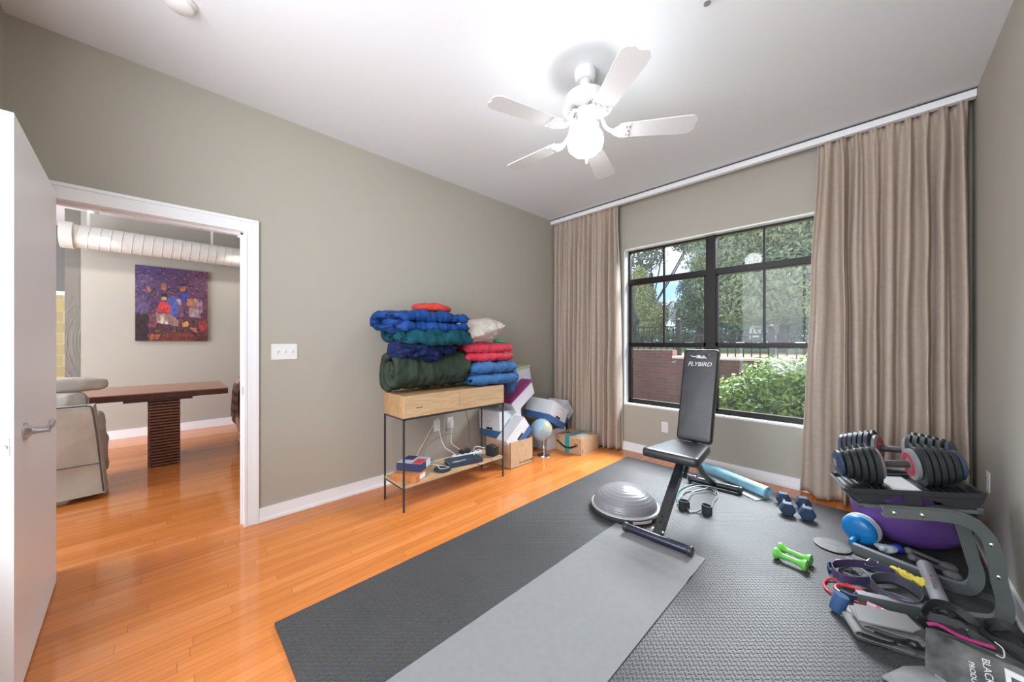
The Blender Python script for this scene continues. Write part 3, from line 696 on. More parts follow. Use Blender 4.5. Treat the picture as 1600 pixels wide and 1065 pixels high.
# ------------------------------------------------------------------ rolled blue mat by the window wall
t = thing('rolled_mat', 'pale blue mat rolled up on the floor below the window', 'exercise mat', (2.2, 4.15, .012))
A0 = Vector((1.90, 4.31, 0)); A1 = Vector((2.455, 4.02, 0)); ax = (A1 - A0).normalized(); pr = Vector((ax.y, -ax.x, 0)); pr = pr if pr.y < 0 else -pr
sp_ = []
for k in range(90):
    a = k / 90 * 2 * PI * 3.1; r_ = .012 + (.047 - .012) * k / 90; sp_.append((r_ * math.cos(a - PI * .7), .062 + r_ * math.sin(a - PI * .7)))
sp_ += []
g = G(); g.ribbon(sp_, .0045, (A0 + A1) / 2, -pr, (0, 0, 1), ax, (A1 - A0).length, .0008, n=1, seg=16, puff=0)
g.build('rolled_part', mat('pale_blue_mat', (.28, .55, .68), .45, var=.25, scale=7, stretch=(1, 1, 3)), t, True)
g = G(); F0 = A0 + pr * .03; F1 = A1 + pr * .03
g.loft([[F0 + Vector((0, 0, z)), F1 + Vector((0, 0, z)), F1 + pr * .10 + Vector((0, 0, z)), F0 + pr * .06 + Vector((0, 0, z))] for z in (.013, .018)])
g.build('loose_flap', mat('grey_mat_back', (.24, .25, .26), .6), t)

# ------------------------------------------------------------------ hex dumbbells (navy)
NAVY = mat('navy_hex_rubber', (.022, .042, .085), .42, var=.15)
def hexbell(label, a, b):
    a, b = Vector(a), Vector(b); c = (a + b) / 2; ax = (b - a).normalized(); t = thing('hex_dumbbell', label, 'dumbbell', (c.x, c.y, .012), 'navy hex dumbbells')
    G().cyl(a, b, .0125, .0125, 14).build('handle', CHROME, t, True)
    for p, s_ in ((a, 1), (b, -1)):
        g = G(); q = ax.to_track_quat('Z', 'Y'); hw = .030; rings = []
        for off, rr in ((-hw, .040), (-hw + .006, .050), (hw - .006, .050), (hw, .040)):
            rings.append([p + ax * off + q @ Vector((rr * math.cos(R(60 * k + HEXA)), rr * math.sin(R(60 * k + HEXA)), 0)) for k in range(6)])
        g.loft(rings); g.build('hex_head', NAVY, t)
HEXA = 0
q = Vector((.2, -1, 0)).to_track_quat('Z', 'Y')
def find_hexa(ax):   # flat face down
    q = Vector(ax).to_track_quat('Z', 'Y'); best = 0; bv = 9
    for k in range(60):
        z = min((q @ Vector((math.cos(R(60 * j + k)), math.sin(R(60 * j + k)), 0))).z for j in range(6))
        if abs(z + .866) < bv: bv = abs(z + .866); best = k
    return best
HEXA = find_hexa((.03, -.26, 0)); hexbell('navy hex dumbbell nearer the bench, left of the pair', (2.555, 3.99, .0565), (2.605, 3.80, .0565))
HEXA = find_hexa((.04, -.24, 0)); hexbell('navy hex dumbbell nearer the curtain, right of the pair', (2.675, 4.00, .0565), (2.715, 3.81, .0565))

# ------------------------------------------------------------------ green dumbbells
GRN = mat('lime_green_vinyl', (.13, .45, .07), .45)
def bone(label, a, b):
    a, b = Vector(a), Vector(b); c = (a + b) / 2; L = (b - a).length; ax = (b - a).normalized(); t = thing('green_dumbbell', label, 'dumbbell', (c.x, c.y, .012), 'green bone-shaped dumbbells')
    G().lathe([(.0145, .035), (.0135, L / 2), (.0145, L - .035)], a, ax, 24).build('handle', GRN, t, True)
    for p, s_ in ((a, 1), (b, -1)):
        G().lathe([(0, 0), (.022, .0), (.030, .004), (.031, .012), (.026, .022), (.0175, .032), (.0145, .044)], p, ax * s_, 28).build('end', GRN, t, True)
bone('small lime green dumbbell of the pair, nearer the grey mat', (2.635, 3.105, .043), (2.79, 3.075, .043))
bone('small lime green dumbbell of the pair, nearer the dumbbell stand', (2.645, 3.19, .043), (2.80, 3.155, .043))

# ------------------------------------------------------------------ gliding disc, ab roller, purple ball
t = thing('gliding_disc', 'thin round grey gliding disc flat on the tiles beside the blue ab roller', 'sliding disc', (2.865, 3.50, .012))
G().lathe([(0, 0), (.082, 0), (.088, .004), (.0, .0045)], (2.865, 3.50, .012), seg=48).build('foam_base', RUB, t, True)
G().lathe([(.0, .004), (.087, .004), (.088, .008), (.075, .011), (.0, .0105)], (2.865, 3.50, .0125), seg=48).build('top_plate', mat('disc_grey', (.09, .088, .08), .6, var=.3, scale=25), t, True)
ABC = Vector((2.985, 3.66, .102)); axr = Vector((-.35, -.93, -.06)).normalized()
t = thing('ab_roller', 'bright blue ab roller with a clear rim and short side handle', 'ab roller', (ABC.x, ABC.y, .012))
BLUEP = mat('bright_blue_plastic', (.008, .17, .45), .28, var=.1)
G().lathe([(0, -.045), (.06, -.042), (.082, -.025), (.088, 0), (.082, .025), (.06, .042), (0, .045)], ABC, axr, 40).build('wheel', BLUEP, t, True)
G().lathe([(.070, -.03), (.088, -.022), (.092, -.010), (.088, .002), (.070, .004)], ABC - axr * .02, axr, 40, caps=False).build('clear_rim', mat('clear_plastic', (.75, .78, .78), .2, alpha=.65), t, True)
for s_ in (1, -1):
    hb = ABC + axr * s_ * .04 + Vector((0, 0, -.035)) * (1 if s_ > 0 else 1)
    G().cyl(hb, hb + axr * s_ * .065 + Vector((0, 0, -.012)), .018, .015, 20).build('handle', BLUEP, t, True)
G().lathe([(.086, -.006), (.0895, 0), (.086, .006)], ABC, axr, 40, caps=False).build('tread', mat('pale_tread', (.5, .6, .64), .5), t, True)
t = thing('knee_pad_roll', 'crumpled clear plastic piece with a blue lens flare spot between the ab roller and purple ball', 'plastic wrap', (3.10, 3.62, .012))
G().blob((3.10, 3.63, .042), (.05, .035, .026), 1, (0, 0, .4), .02, 20, 3, 4).build('clear_sheet', mat('milky_plastic', (.45, .5, .55), .3), t, True)
G().blob((3.14, 3.68, .04), (.03, .03, .026), 1, (0, 0, 0), .01, 20, 3, 4).build('blue_flare_spot', mat('flare_blue', (.02, .05, .4), .4), t, True)  # blue lens flare spot given shape and colour as a small blob
o = G().blob((3.19, 3.92, .012 + .205), (.265, .262, .205), .93, (0, 0, 0), .006, 3, 5, 5, flat=-.2).build('exercise_ball', mat('purple_ball_vinyl', (.125, .055, .25), .4, bump=.0003, bscale=60), None, True, ang=180)
tag(o, 'soft purple exercise ball sagging on the tiles under the dumbbell stand', 'exercise ball')

# ------------------------------------------------------------------ dumbbell stand
t = thing('dumbbell_stand', 'grey metal dumbbell stand with two curved legs and black trays', 'dumbbell stand', (3.2, 3.35, .012))
LEG = mat('grey_green_metal', (.13, .15, .145), .38, .35)
LEGI = mat('silver_grey_metal', (.36, .37, .37), .35, .5)
def leg(pts):
    P_ = catmull(pts, 8)
    g = G(); g.sweep(P_, [(-.024, -.019), (.024, -.019), (.024, -.014), (-.024, -.014)], (0, 1, 0), mi=0)
    o = g.build('leg', LEG, t, True, ang=50)
    g = G(); g.sweep(P_, [(-.022, -.015), (.022, -.015), (.022, .022), (.016, .022), (.012, -.008), (-.012, -.008), (-.016, .022), (-.022, .022)], (0, 1, 0))
    g.build('leg_channel', LEGI, o, True, ang=50)
    return o
zf = .036
la = lambda x: 3.165 - (3.41 - x) * .31
lb = lambda x: 3.45 + (3.36 - x) * .28
L1 = leg([(x, la(x), z) for x, z in ((3.07, .448), (3.12, .455), (3.18, .463), (3.27, .474), (3.345, .462), (3.392, .41), (3.412, .33))] + [(3.425, 3.170, .22), (3.44, 3.17, .12), (3.425, 3.16, .058), (3.37, 3.14, zf), (3.2, 3.05, zf), (2.985, 2.96, zf)])
L2 = leg([(x, lb(x), z) for x, z in ((3.05, .448), (3.10, .455), (3.16, .462), (3.24, .468), (3.315, .45), (3.345, .38))] + [(3.365, 3.45, .30), (3.385, 3.445, .20), (3.40, 3.44, .12), (3.385, 3.43, .058), (3.33, 3.415, zf), (3.15, 3.46, zf), (2.955, 3.525, zf)])
for x, y, z in [(x_, la(x_) - .021, z_) for x_, z_ in ((3.11, .454), (3.20, .465), (3.402, .385), (3.422, .25))]: G().lathe([(.009, 0), (.0085, .003), (.004, .006), (0, .006)], (x, y, z), (0, -1, 0), 16).build('bolt', CHROME, t, True)
cb = G().cyl((3.235, 3.47, .072), (3.262, 3.02, .072), .030, .030, 28).build('crossbar', mat('light_grey_bar', (.36, .365, .37), .35, .2), t, True)
G().blob((3.244, 3.30, .1018), (.007, .009, .0012), 1, sub=2).build('red_mark', mat('bar_mark_red', (.5, .03, .03), .5), cb)
G().box((3.240, 3.17, .1008), (3.254, 3.27, .1026)).build('print_strip', GREYP, cb)
# the two trays, tilted so the curtain side sits lower at the left
TA = R(-8)
SET = {3.315: (3.13, 3.25, 17), 3.575: (3.135, 3.60, -16)}
def TM(y):
    x_, y_, a_ = SET[y]; return Matrix.Translation((x_, y_, .548)) @ Matrix.Rotation(R(a_), 4, 'Z') @ Matrix.Rotation(TA, 4, 'Y')
def tray(y):
    m_ = TM(y); g = G(); hw = .125
    poly = [(-.245, .0), (-.235, -.018), (-.20, -.05), (-.16, -.068), (-.12, -.068), (-.10, -.045), (-.05, -.028), (.05, -.028), (.10, -.045), (.12, -.068), (.205, -.068), (.235, -.04), (.25, -.006), (.25, .004), (.235, .004), (.225, -.012), (-.22, -.012), (-.235, .006)]
    n = len(poly); rings = []
    for yy, s_ in ((-hw, .96), (-hw + .012, 1), (hw - .012, 1), (hw, .96)):
        rings.append([m_ @ Vector((u * s_, yy, v)) for u, v in poly])
    g.loft(rings); o = g.build('tray', BLACKP, t)
    g = G()
    for yy in (-hw, hw): g.box((-.22, yy - .006, -.02), (.235, yy + .006, .006), m_, .003)
    for k in range(6):
        for s_ in (-1, 1): g.box((s_ * (.075 + k * .025) - .003, -.09, -.014), (s_ * (.075 + k * .025) + .003, .09, .002), m_)
    g.build('tray_ribs', BLACKP, o)
    g = G().box((-.05, -.11, -.012), (.05, .11, -.004), m_); g.build('instruction_label', mat('tray_label', (.42, .42, .42), .4), o)
    g = G().box((-.028, -hw - .008, -.085), (.028, -hw - .001, -.010), m_).box((-.028, -hw - .03, -.09), (.055, -hw - .001, -.084), m_); g.build('tray_clip', BLACKP, o)
    return o
tray(3.315); tray(3.575)
for y_ in (3.315, 3.575):
    m_ = TM(y_); G().box((-.20, -.125, -.086), (.225, -.085, -.070), m_).box((-.20, .085, -.086), (.225, .125, -.070), m_).box((.205, -.125, -.086), (.225, .125, -.060), m_).box((-.20, -.125, -.086), (-.18, .125, -.076), m_).build('top_rail', LEG, t)
G().box((3.25, 3.26, .462), (3.29, 3.56, .472)).build('joining_bar', LEG, t)
PLATE = mat('plate_grey', (.015, .019, .021), .5, var=.2, scale=50); DIALG = mat('dial_grey', (.2, .2, .21), .45); RED = mat('dial_red', (.5, .03, .05), .45)
PLNAVY = mat('plate_navy', (.014, .018, .03), .5)
def plate(g, x, r, th, m_):
    out = []
    for k in range(40):
        a = 2 * PI * k / 40; c_, s_ = math.cos(a), math.sin(a); e_ = .84
        yy = math.copysign(abs(c_) ** e_, c_) * r * 1.0; zz = math.copysign(abs(s_) ** e_, s_) * r
        if zz > r * .72 and abs(yy) < r * .26: zz = r * .80     # notch between the two lobes
        out.append((yy, zz))
    rings = []
    for dx, s_ in ((-th / 2, .93), (-th / 2 + .003, 1), (th / 2 - .003, 1), (th / 2, .93)):
        rings.append([m_ @ Vector((x + dx, yy * s_, zz * s_)) for yy, zz in out])
    g.loft(rings)
def adj_dumbbell(label, y):
    m0 = TM(y); m_ = m0 @ Matrix.Translation((0, 0, .096)); c = m_ @ Vector((0, 0, -.098))
    d = thing('adjustable_dumbbell', label, 'dumbbell', tuple(c), 'adjustable dumbbells on the stand')
    axm = m_.to_3x3() @ Vector((1, 0, 0))
    G().lathe([(.016, -.06), (.0185, -.03), (.019, 0), (.0185, .03), (.016, .06)], m_ @ Vector((0, 0, 0)), axm, 20).build('handle', mat('knurled_grip', (.04, .035, .03), .5, bump=.001, bscale=400, var=.5, scale=90), d, True)
    for s_ in (-1, 1):
        f = G().lathe([(0, 0), (.066, 0), (.076, .006), (.076, .02), (0, .02)], m_ @ Vector((s_ * .052, 0, 0)), axm * s_, 32).build('inner_dial', DIALG, d, True)
        G().lathe([(.036, -.0015), (.058, -.0015), (.058, .001), (.036, .001)], m_ @ Vector((s_ * .052, 0, 0)), axm * s_, 32, caps=False).build('dial_ring', RED, f, True)
        for k, r_ in enumerate((.108, .104, .098, .090, .082)):
            g = G(); plate(g, s_ * (.087 + k * .0262), r_ * .95, .0235, m_); g.build('weight_plate', PLATE if s_ > 0 or y < 3.4 else PLNAVY, d, True, ang=50)
        f = G().lathe([(0, .0), (.062, .0), (.068, .004), (.068, .016), (.052, .026), (0, .027)], m_ @ Vector((s_ * .208, 0, 0)), axm * s_, 32).build('end_dial', mat('slate_dial', (.03, .05, .09), .35), d, True)
        G().lathe([(.0, .0255), (.022, .026), (.022, .029), (0, .029)], m_ @ Vector((s_ * .208, 0, 0)), axm * s_, 24).build('dial_badge', mat('badge_grey', (.24, .25, .28), .4), f, True)
adj_dumbbell('black adjustable dumbbell on the nearer tray of the stand', 3.315)
adj_dumbbell('black adjustable dumbbell on the farther tray, beside the curtain', 3.575)

# ------------------------------------------------------------------ gear on the tiles under and before the stand
DARKG = mat('dark_grey_metal', (.07, .07, .072), .45)
for lab, a, b in (('dark push-up bar under the stand, nearer the stand leg', (3.20, 3.62, .045), (3.335, 3.535, .045)), ('dark push-up bar under the stand, nearer the purple ball', (3.19, 3.70, .045), (3.33, 3.625, .045))):
    t = thing('push_up_bar', lab, 'push-up bar', (b[0], b[1], .012), 'push-up bars under the stand'); a, b = Vector(a), Vector(b)
    G().cyl(a, b, .012, .012, 14).build('handle', DARKG, t, True)
    for p, s_ in ((b, 1), (a, .6)):
        G().blob(p + Vector((.0, 0, -.007)), (.035 * s_, .035 * s_, .022 * min(1, s_ + .3)), .9, (0, 0, 0), 0, 1, 1, 4).build('foot', mat('foot_grey', (.13, .13, .135), .6, var=.2, scale=60), t, True)
# loop bands
PURP = mat('purple_band_latex', (.06, .045, .11), .45); CHAR = mat('charcoal_band_latex', (.07, .07, .09), .4); REDC = mat('red_rubber_cord', (.52, .035, .05), .35)
o = G().strap([(2.885, 3.13, .052), (2.90, 3.20, .052), (2.97, 3.27, .056), (3.05, 3.31, .056), (3.11, 3.31, .052), (3.12, 3.26, .048), (3.06, 3.19, .045), (2.98, 3.10, .045), (2.92, 3.07, .048)], .042, .0035, closed=True).build('loop_band', PURP, None, True)
tag(o, 'wide purple loop band standing on edge on top of the red cords', 'resistance band')
o = G().strap([(3.03, 3.10, .068), (3.06, 3.16, .075), (3.12, 3.20, .075), (3.18, 3.18, .065), (3.205, 3.12, .055), (3.18, 3.05, .045), (3.12, 3.02, .045), (3.06, 3.05, .055)], .045, .0035, closed=True).build('loop_band', CHAR, None, True)
tag(o, 'charcoal loop band standing on edge right of the purple one', 'resistance band')
o = G().strap([(3.06, 3.06, .034), (3.11, 3.09, .034), (3.17, 3.08, .034), (3.19, 3.05, .034), (3.14, 3.01, .034), (3.08, 3.02, .034)], .038, .003, closed=True).build('loop_band', mat('slate_band_latex', (.16, .16, .22), .4), None, True)
tag(o, 'slate grey loop band coiled inside the charcoal one', 'resistance band')
t = thing('red_cord_set', 'red tube resistance cord with navy handles coiled on the tiles', 'resistance bands', (2.93, 3.0, .012))
G().tube([(2.95, 2.98, .022), (2.91, 2.94, .02), (2.875, 2.955, .02), (2.862, 3.02, .02), (2.89, 3.08, .022), (2.95, 3.07, .026), (3.02, 3.03, .028), (3.04, 2.98, .024), (3.00, 2.95, .02), (2.95, 2.95, .02)], .0055, 8).tube([(2.93, 2.97, .02), (2.905, 3.0, .02), (2.92, 3.04, .024), (2.99, 3.04, .034), (3.06, 3.0, .03)], .0065, 8).build('red_cord', REDC, t, True)
G().strap([(2.925, 2.955, .03), (2.96, 2.945, .03), (2.985, 2.955, .03)], .03, .012).build('navy_handle', mat('navy_webbing', (.015, .03, .08), .7), t, True)
G().tube([(2.985, 2.95, .03), (3.01, 2.96, .05), (3.0, 2.99, .055), (2.975, 2.98, .04)], .0025, 6, closed=True).build('carabiner', CHROME, t, True)
G().strap([(2.875, 3.14, .026), (2.865, 3.18, .04), (2.885, 3.21, .03)], .028, .006).build('navy_strap', MATS['navy_webbing'], t, True)
t = thing('blue_grip_sleeve', 'short blue foam grip sleeve standing tilted before the red cords', 'foam grip', (2.915, 2.80, .012))
G().lathe([(.014, .0), (.026, .0), (.0275, .004), (.030, .075), (.027, .079), (.018, .079)], (2.918, 2.80, .020), (.25, .12, 1), 28).build('sleeve', mat('blue_foam', (.03, .085, .20), .75, bump=.0008, bscale=300), t, True)
G().strap([(2.93, 2.80, .016), (2.96, 2.80, .016), (2.975, 2.82, .016)], .004, .03).build('fold', MATS['blue_foam'], t)
o = G().tube([(3.02, 3.36, .02), (3.08, 3.35, .03), (3.15, 3.31, .03), (3.19, 3.25, .03)], .009, 8).tube([(3.0, 3.34, .02), (3.07, 3.33, .024), (3.13, 3.29, .026), (3.18, 3.23, .026)], .007, 8).build('green_band', mat('green_latex', (.02, .20, .09), .4), None, True)
tag(o, 'dark green resistance band lying beside the yellow cloth', 'resistance band')
o = G().blob((3.165, 3.30, .062), (.085, .026, .022), 1, (0, -.1, -.72), .02, 22, 4, 5, .008, (30, 30, 30)).build('yellow_cloth', mat('yellow_cloth', (.78, .62, .10), .8), None, True)
tag(o, 'crumpled yellow cloth strip draped beside the crossbar', 'cloth')
o = G().strap([(2.96, 3.42, .022), (3.04, 3.38, .03), (3.10, 3.36, .03)], .02, .004).strap([(2.93, 3.38, .02), (3.0, 3.36, .026), (3.08, 3.32, .034)], .016, .004).build('grey_strap', mat('pale_grey_webbing', (.38, .38, .38), .7), None, True)
tag(o, 'pale grey webbing strap behind the purple loop band', 'strap')
o = G().tube([(3.01, 3.29, .06), (3.03, 3.33, .078), (3.06, 3.34, .07), (3.04, 3.30, .055)], .004, 8, closed=True).build('carabiner_clip', CHROME, None, True)
tag(o, 'pale metal carabiner clip hanging on the purple loop band', 'carabiner')
o = G().blob((2.915, 3.30, .024), (.028, .014, .012), .9, (0, 0, .3), .006, 30, 2, 4).build('red_clip', mat('coral_plastic', (.62, .12, .12), .5), None, True)
tag(o, 'small coral red clip at the far end of the bands', 'clip')
t = thing('cord_bundle', 'tangled black cords and grey strap inside the purple loop', 'resistance bands', (2.98, 3.18, .012))
rnd = random.Random(4); g = G()
for k in range(7):
    a = rnd.uniform(0, 6.28); pts = [(2.985 + .07 * math.cos(a + j * .9) * rnd.uniform(.5, 1.1), 3.185 + .045 * math.sin(a + j * .9) * rnd.uniform(.5, 1.1), .02 + rnd.random() * .022) for j in range(6)]
    g.tube(pts, .004 + rnd.random() * .003, 6)
g.build('black_cords', RUB, t, True)
g = G()
for k in range(3):
    pts = [(3.03 + rnd.uniform(-.04, .04), 3.19 + rnd.uniform(-.03, .04), .025 + rnd.random() * .03) for j in range(5)]; g.tube(pts, .004, 6)
g.build('grey_cords', MATS['grey_rubber_cord'], t, True)
t = thing('pink_grip', 'pale pink striped grip lying among the red cords and grey pads', 'foam grip', (3.05, 2.93, .012))
G().cyl((3.02, 2.945, .028), (3.10, 2.925, .026), .013, .013, 16).build('tube', mat('pale_pink', (.62, .42, .48), .6), t, True)
G().cyl((3.05, 2.938, .0275), (3.065, 2.934, .027), .0135, .0135, 16).build('stripe', mat('magenta_stripe', (.5, .05, .2), .6), t, True)

# folded webbing straps / pads in front
BW = mat('black_webbing', (.012, .012, .013), .6, bump=.0008, bscale=200)
GW = mat('grey_webbing', (.085, .085, .084), .8, bump=.0006, bscale=260, var=.15); GWL = mat('light_grey_webbing', (.20, .20, .197), .8, bump=.0006, bscale=260)
t = thing('folded_ab_strap', 'stack of folded grey padded webbing in front of the stand', 'strap', (3.07, 2.73, .012))
Uv = Vector((.93, .36, 0)); Wv = Vector((-.36, .93, 0)); oo = Vector((3.075, 2.735, 0))
G().ribbon([(.10, .022), (.02, .028), (-.08, .034), (-.115, .040), (-.118, .052), (-.10, .060), (-.03, .052), (.05, .048), (.062, .056), (.055, .066), (-.02, .070), (-.085, .078), (-.095, .086), (-.07, .094), (.02, .084), (.088, .082), (.092, .072), (.085, .064)], .0045, oo, Uv, (0, 0, 1), Wv, .12, .001, 1, 5, 10, .1).build('upper_folds', GWL, t, True)
G().ribbon([(-.115, .050), (-.118, .036), (-.105, .026), (-.04, .022), (.04, .018), (.10, .030), (.118, .024), (.112, .016), (.07, .015), (.0, .016)], .0045, oo + Vector((.0, 0, .002)), Uv, (0, 0, 1), Wv, .12, .001, 2, 5, 10, .1).build('lower_folds', GW, t, True)
g = G(); g.loft([[oo + Uv * a + Wv * b + Vector((0, 0, z + .012 * math.sin((a + .1) * 12))) for a, b in ((-.105, -.045), (-.06, -.058), (.06, -.055), (.10, -.02), (.09, .06), (-.08, .065))] for z in (.094, .100)])
g.build('top_flap', GWL, t)
g = G()
for a0, z0_ in ((-.10, .050), (-.06, .074), (.0, .060)): g.strap([oo + Uv * a0 + Wv * -.062 + Vector((0, 0, z0_)), oo + Uv * (a0 + .06) + Wv * -.064 + Vector((0, 0, z0_ - .006)), oo + Uv * (a0 + .11) + Wv * -.060 + Vector((0, 0, z0_ - .002))], .010, .002)
g.build('black_trim', BW, t, True)
o = G(); o.loft([[oo + Uv * a + Wv * b + Vector((0, 0, z)) for a, b in ((-.115, .095), (.115, .07), (.135, .135), (-.09, .155))] for z in (.013, .035)])
o = o.build('foam_wedge', mat('pale_foam', (.36, .36, .35), .8), None); tag(o, 'pale grey flat foam pad behind the folded webbing', 'foam pad')

# printed bag
BAGM = mat('grey_bag_cloth', (.12, .12, .12), .75, var=.8, scale=9, bump=.003, bscale=14)
t = thing('gear_bag', 'grey cloth gear bag with white lettering leaning at the bottom right corner', 'bag', (3.32, 2.66, .012))
g = G(); rings = []
nxb, nzb = 30, 14
b00, b10, b01, b11 = Vector((3.175, 2.625, .014)), Vector((3.50, 2.47, .014)), Vector((3.185, 2.735, .132)), Vector((3.50, 2.63, .155))
def bagface(u, v, w_):
    p = (b00 * (1 - u) + b10 * u) * (1 - v) + (b01 * (1 - u) + b11 * u) * v
    n = Vector((-.1, -.75, .65)).normalized()
    puff = .018 * math.sin(PI * min(1, max(0, v))) * math.sin(PI * min(1, max(0, u * .9 + .05))) + .006 * noise.fractal(p * 14, 1, 2, 3)
    return p + n * (puff + w_)
rings = [[bagface(u / nxb, v / nzb, 0) for u in range(nxb + 1)] for v in range(nzb + 1)]
back = [[p + Vector((.03, .10, -.01 * 0)) for p in r] for r in rings]
VF = [[g.bm.verts.new(p) for p in r] for r in rings]; VB = []
for vi, r in enumerate(rings):
    VB.append([g.bm.verts.new(Vector((b00.x * (1 - u / nxb) + b10.x * u / nxb + .03 , (2.80 - .06 * u / nxb) if vi < nzb else rings[nzb][u].y + .02, max(.014, rings[vi][u].z * .85)))) for u in range(nxb + 1)])
for v in range(nzb):
    for u in range(nxb):
        g.bm.faces.new((VF[v][u], VF[v][u + 1], VF[v + 1][u + 1], VF[v + 1][u])); g.bm.faces.new((VB[v][u], VB[v + 1][u], VB[v + 1][u + 1], VB[v][u + 1]))
    for u in (0, nxb): g.bm.faces.new((VF[v][u], VF[v + 1][u], VB[v + 1][u], VB[v][u]))
for u in range(nxb):
    for v in (0, nzb): g.bm.faces.new((VF[v][u], VF[v][u + 1], VB[v][u + 1], VB[v][u]))
bag = g.build('cloth_body', BAGM, t, True, ang=70)
def bagtext(name, s_, size, u, v, n0=.006):
    o_ = bagface(u, v, n0); dx = (bagface(u + .02, v - .55, n0) - o_); up = bagface(u + .25, v, n0) - o_
    text(name, s_, size, frame(o_, dx, up), LOGO, bag, .0006, 'LEFT')
bagtext('lettering', 'BLACK MOUNTAIN', .026, .43, .88, .012)
bagtext('small_lettering', 'PRODUCTS', .019, .33, .70, .012)
# outline of the emblem's block letter
g = G()
def bl(poly):
    c_ = [bagface(.70 + a * .30, .52 + b * 1.0, .010) for a, b in poly]; d_ = [bagface(.70 + a * .30, .52 + b * 1.0, .012) for a, b in poly]; g.loft([c_, d_])
for a0, a1, b0_, b1_ in ((-.5, -.38, -.3, .35), (-.5, .3, .25, .35), (-.5, .3, -.3, -.2), (.18, .3, -.3, .35), (-.12, -.02, -.3, .35)): bl([(a0, b0_), (a1, b0_), (a1, b1_), (a0, b1_)])
g.build('emblem', LOGO, bag)
G().strap([(3.19, 2.75, .14), (3.22, 2.755, .15), (3.27, 2.745, .142), (3.32, 2.735, .148), (3.35, 2.74, .15)], .004, .016).build('pink_lining', mat('magenta_cloth', (.45, .03, .18), .7), t, True)
G().tube([(3.35, 2.74, .17), (3.365, 2.72, .165), (3.365, 2.71, .14), (3.35, 2.72, .135)], .0022, 6).build('drawstring', mat('pale_cord', (.55, .55, .56), .7), t, True)
o = G(); o.loft([[Vector(p) + Vector((0, 0, z)) for p in ((3.12, 2.60, .016), (3.175, 2.655, .016), (3.22, 2.60, .03), (3.33, 2.42, .03), (3.18, 2.40, .02), (3.06, 2.48, .016))] for z in (0, .006)])
o = o.build('flat_pouch', mat('light_pouch_cloth', (.22, .22, .22), .8, var=.15), None); tag(o, 'light grey flat pouch at the bottom edge, in front of the lettered bag', 'pouch')
# black straps heap
BW = mat('black_webbing', (.012, .012, .013), .6, bump=.0008, bscale=200)
t = thing('suspension_straps', 'heap of black suspension straps and cuffs behind the lettered bag', 'straps', (3.33, 2.92, .012))
g = G()
g.strap([(3.19, 2.93, .05), (3.25, 2.93, .09), (3.31, 2.92, .09), (3.37, 2.88, .07), (3.43, 2.86, .04), (3.49, 2.84, .03)], .035, .005, (0, .5, 1))
g.strap([(3.20, 2.89, .10), (3.27, 2.88, .115), (3.34, 2.85, .10), (3.42, 2.80, .08), (3.49, 2.74, .07)], .03, .005, (0, .6, 1))
g.strap([(3.30, 2.98, .035), (3.37, 2.97, .06), (3.43, 2.94, .05), (3.48, 2.93, .03)], .04, .005, (0, .3, 1))
g.strap([(3.33, 2.83, .12), (3.40, 2.78, .105), (3.46, 2.74, .10), (3.50, 2.70, .10)], .02, .005, (0, .6, 1))
g.strap([(3.185, 2.86, .12), (3.22, 2.92, .15), (3.28, 2.95, .145), (3.33, 2.93, .12), (3.36, 2.89, .10), (3.42, 2.86, .11), (3.49, 2.82, .10)], .030, .005, (0, .4, 1))
g.strap([(3.36, 2.98, .10), (3.40, 3.00, .125), (3.44, 2.98, .12), (3.46, 2.94, .09), (3.43, 2.92, .08), (3.38, 2.94, .085)], .028, .004, (0, .3, 1), closed=True)
g.strap([(3.25, 3.00, .03), (3.22, 2.98, .09), (3.26, 2.955, .13), (3.32, 2.96, .10), (3.35, 2.99, .04)], .034, .005, (.2, 1, 0))
g.build('webbing', BW, t, True)
G().blob((3.28, 2.93, .062), (.10, .065, .055), .9, (0, 0, -.3), .03, 16, 7, 5, .01, (18, 18, 18)).build('crumpled_pouch', mat('black_cloth', (.014, .014, .014), .75), t, True)
G().blob((3.42, 2.86, .055), (.09, .07, .048), .9, (0, 0, -.5), .03, 16, 9, 5, .01, (18, 18, 18)).build('padded_cuff', mat('charcoal_cloth', (.022, .022, .023), .75), t, True)
G().tube([(3.235, 2.96, .085), (3.24, 2.98, .11), (3.265, 2.98, .11), (3.265, 2.96, .085)], .0055, 8, closed=True).build('foam_ring', RUB, t, True)
g = G()
for x, y in ((3.30, 2.845), (3.35, 2.82), (3.41, 2.79)): g.blob((x, y, .125 - (x - 3.3) * .2), (.004, .004, .003), 1, sub=2)
g.build('rivets', CHROME, t, True)

# ------------------------------------------------------------------ console table
OAK = wood('light_oak', (.46, .29, .15), (.60, .42, .25), (18, 2.2, 18)); OAKE = wood('oak_end', (.34, .19, .08), (.50, .31, .15), (10, 10, 3))
t = thing('console_table', 'narrow oak console with two drawers on a thin black metal frame', 'console table', (.435, 2.34, 0))
CX0, CX1, CY0, CY1 = .275, .592, 1.832, 2.852
G().box((CX0, CY0, .695), (CX1, CY1, .866), bev=.002).build('cabinet', [OAKE], t)
for a, b in ((CY0 + .001, 2.339), (2.343, CY1 - .001)):
    d = G().box((CX1 + .0005, a, .699), (CX1 + .010, b, .863), bev=.0015).build('drawer', OAK, t)
    if a < 2: G().box((CX1 + .0095, a + .10, .765), (CX1 + .0112, a + .16, .770)).build('finger_pull', INK, d)
FR = mat('black_frame_steel', (.03, .03, .034), .4)
for x, y in ((CX0 + .003, CY0 + .005), (CX1 + .002, CY0 + .005), (CX0 + .003, CY1 - .005), (CX1 + .002, CY1 - .005)):
    G().box((x - .006, y - .006, 0), (x + .006, y + .006, .695)).build('leg', FR, t)
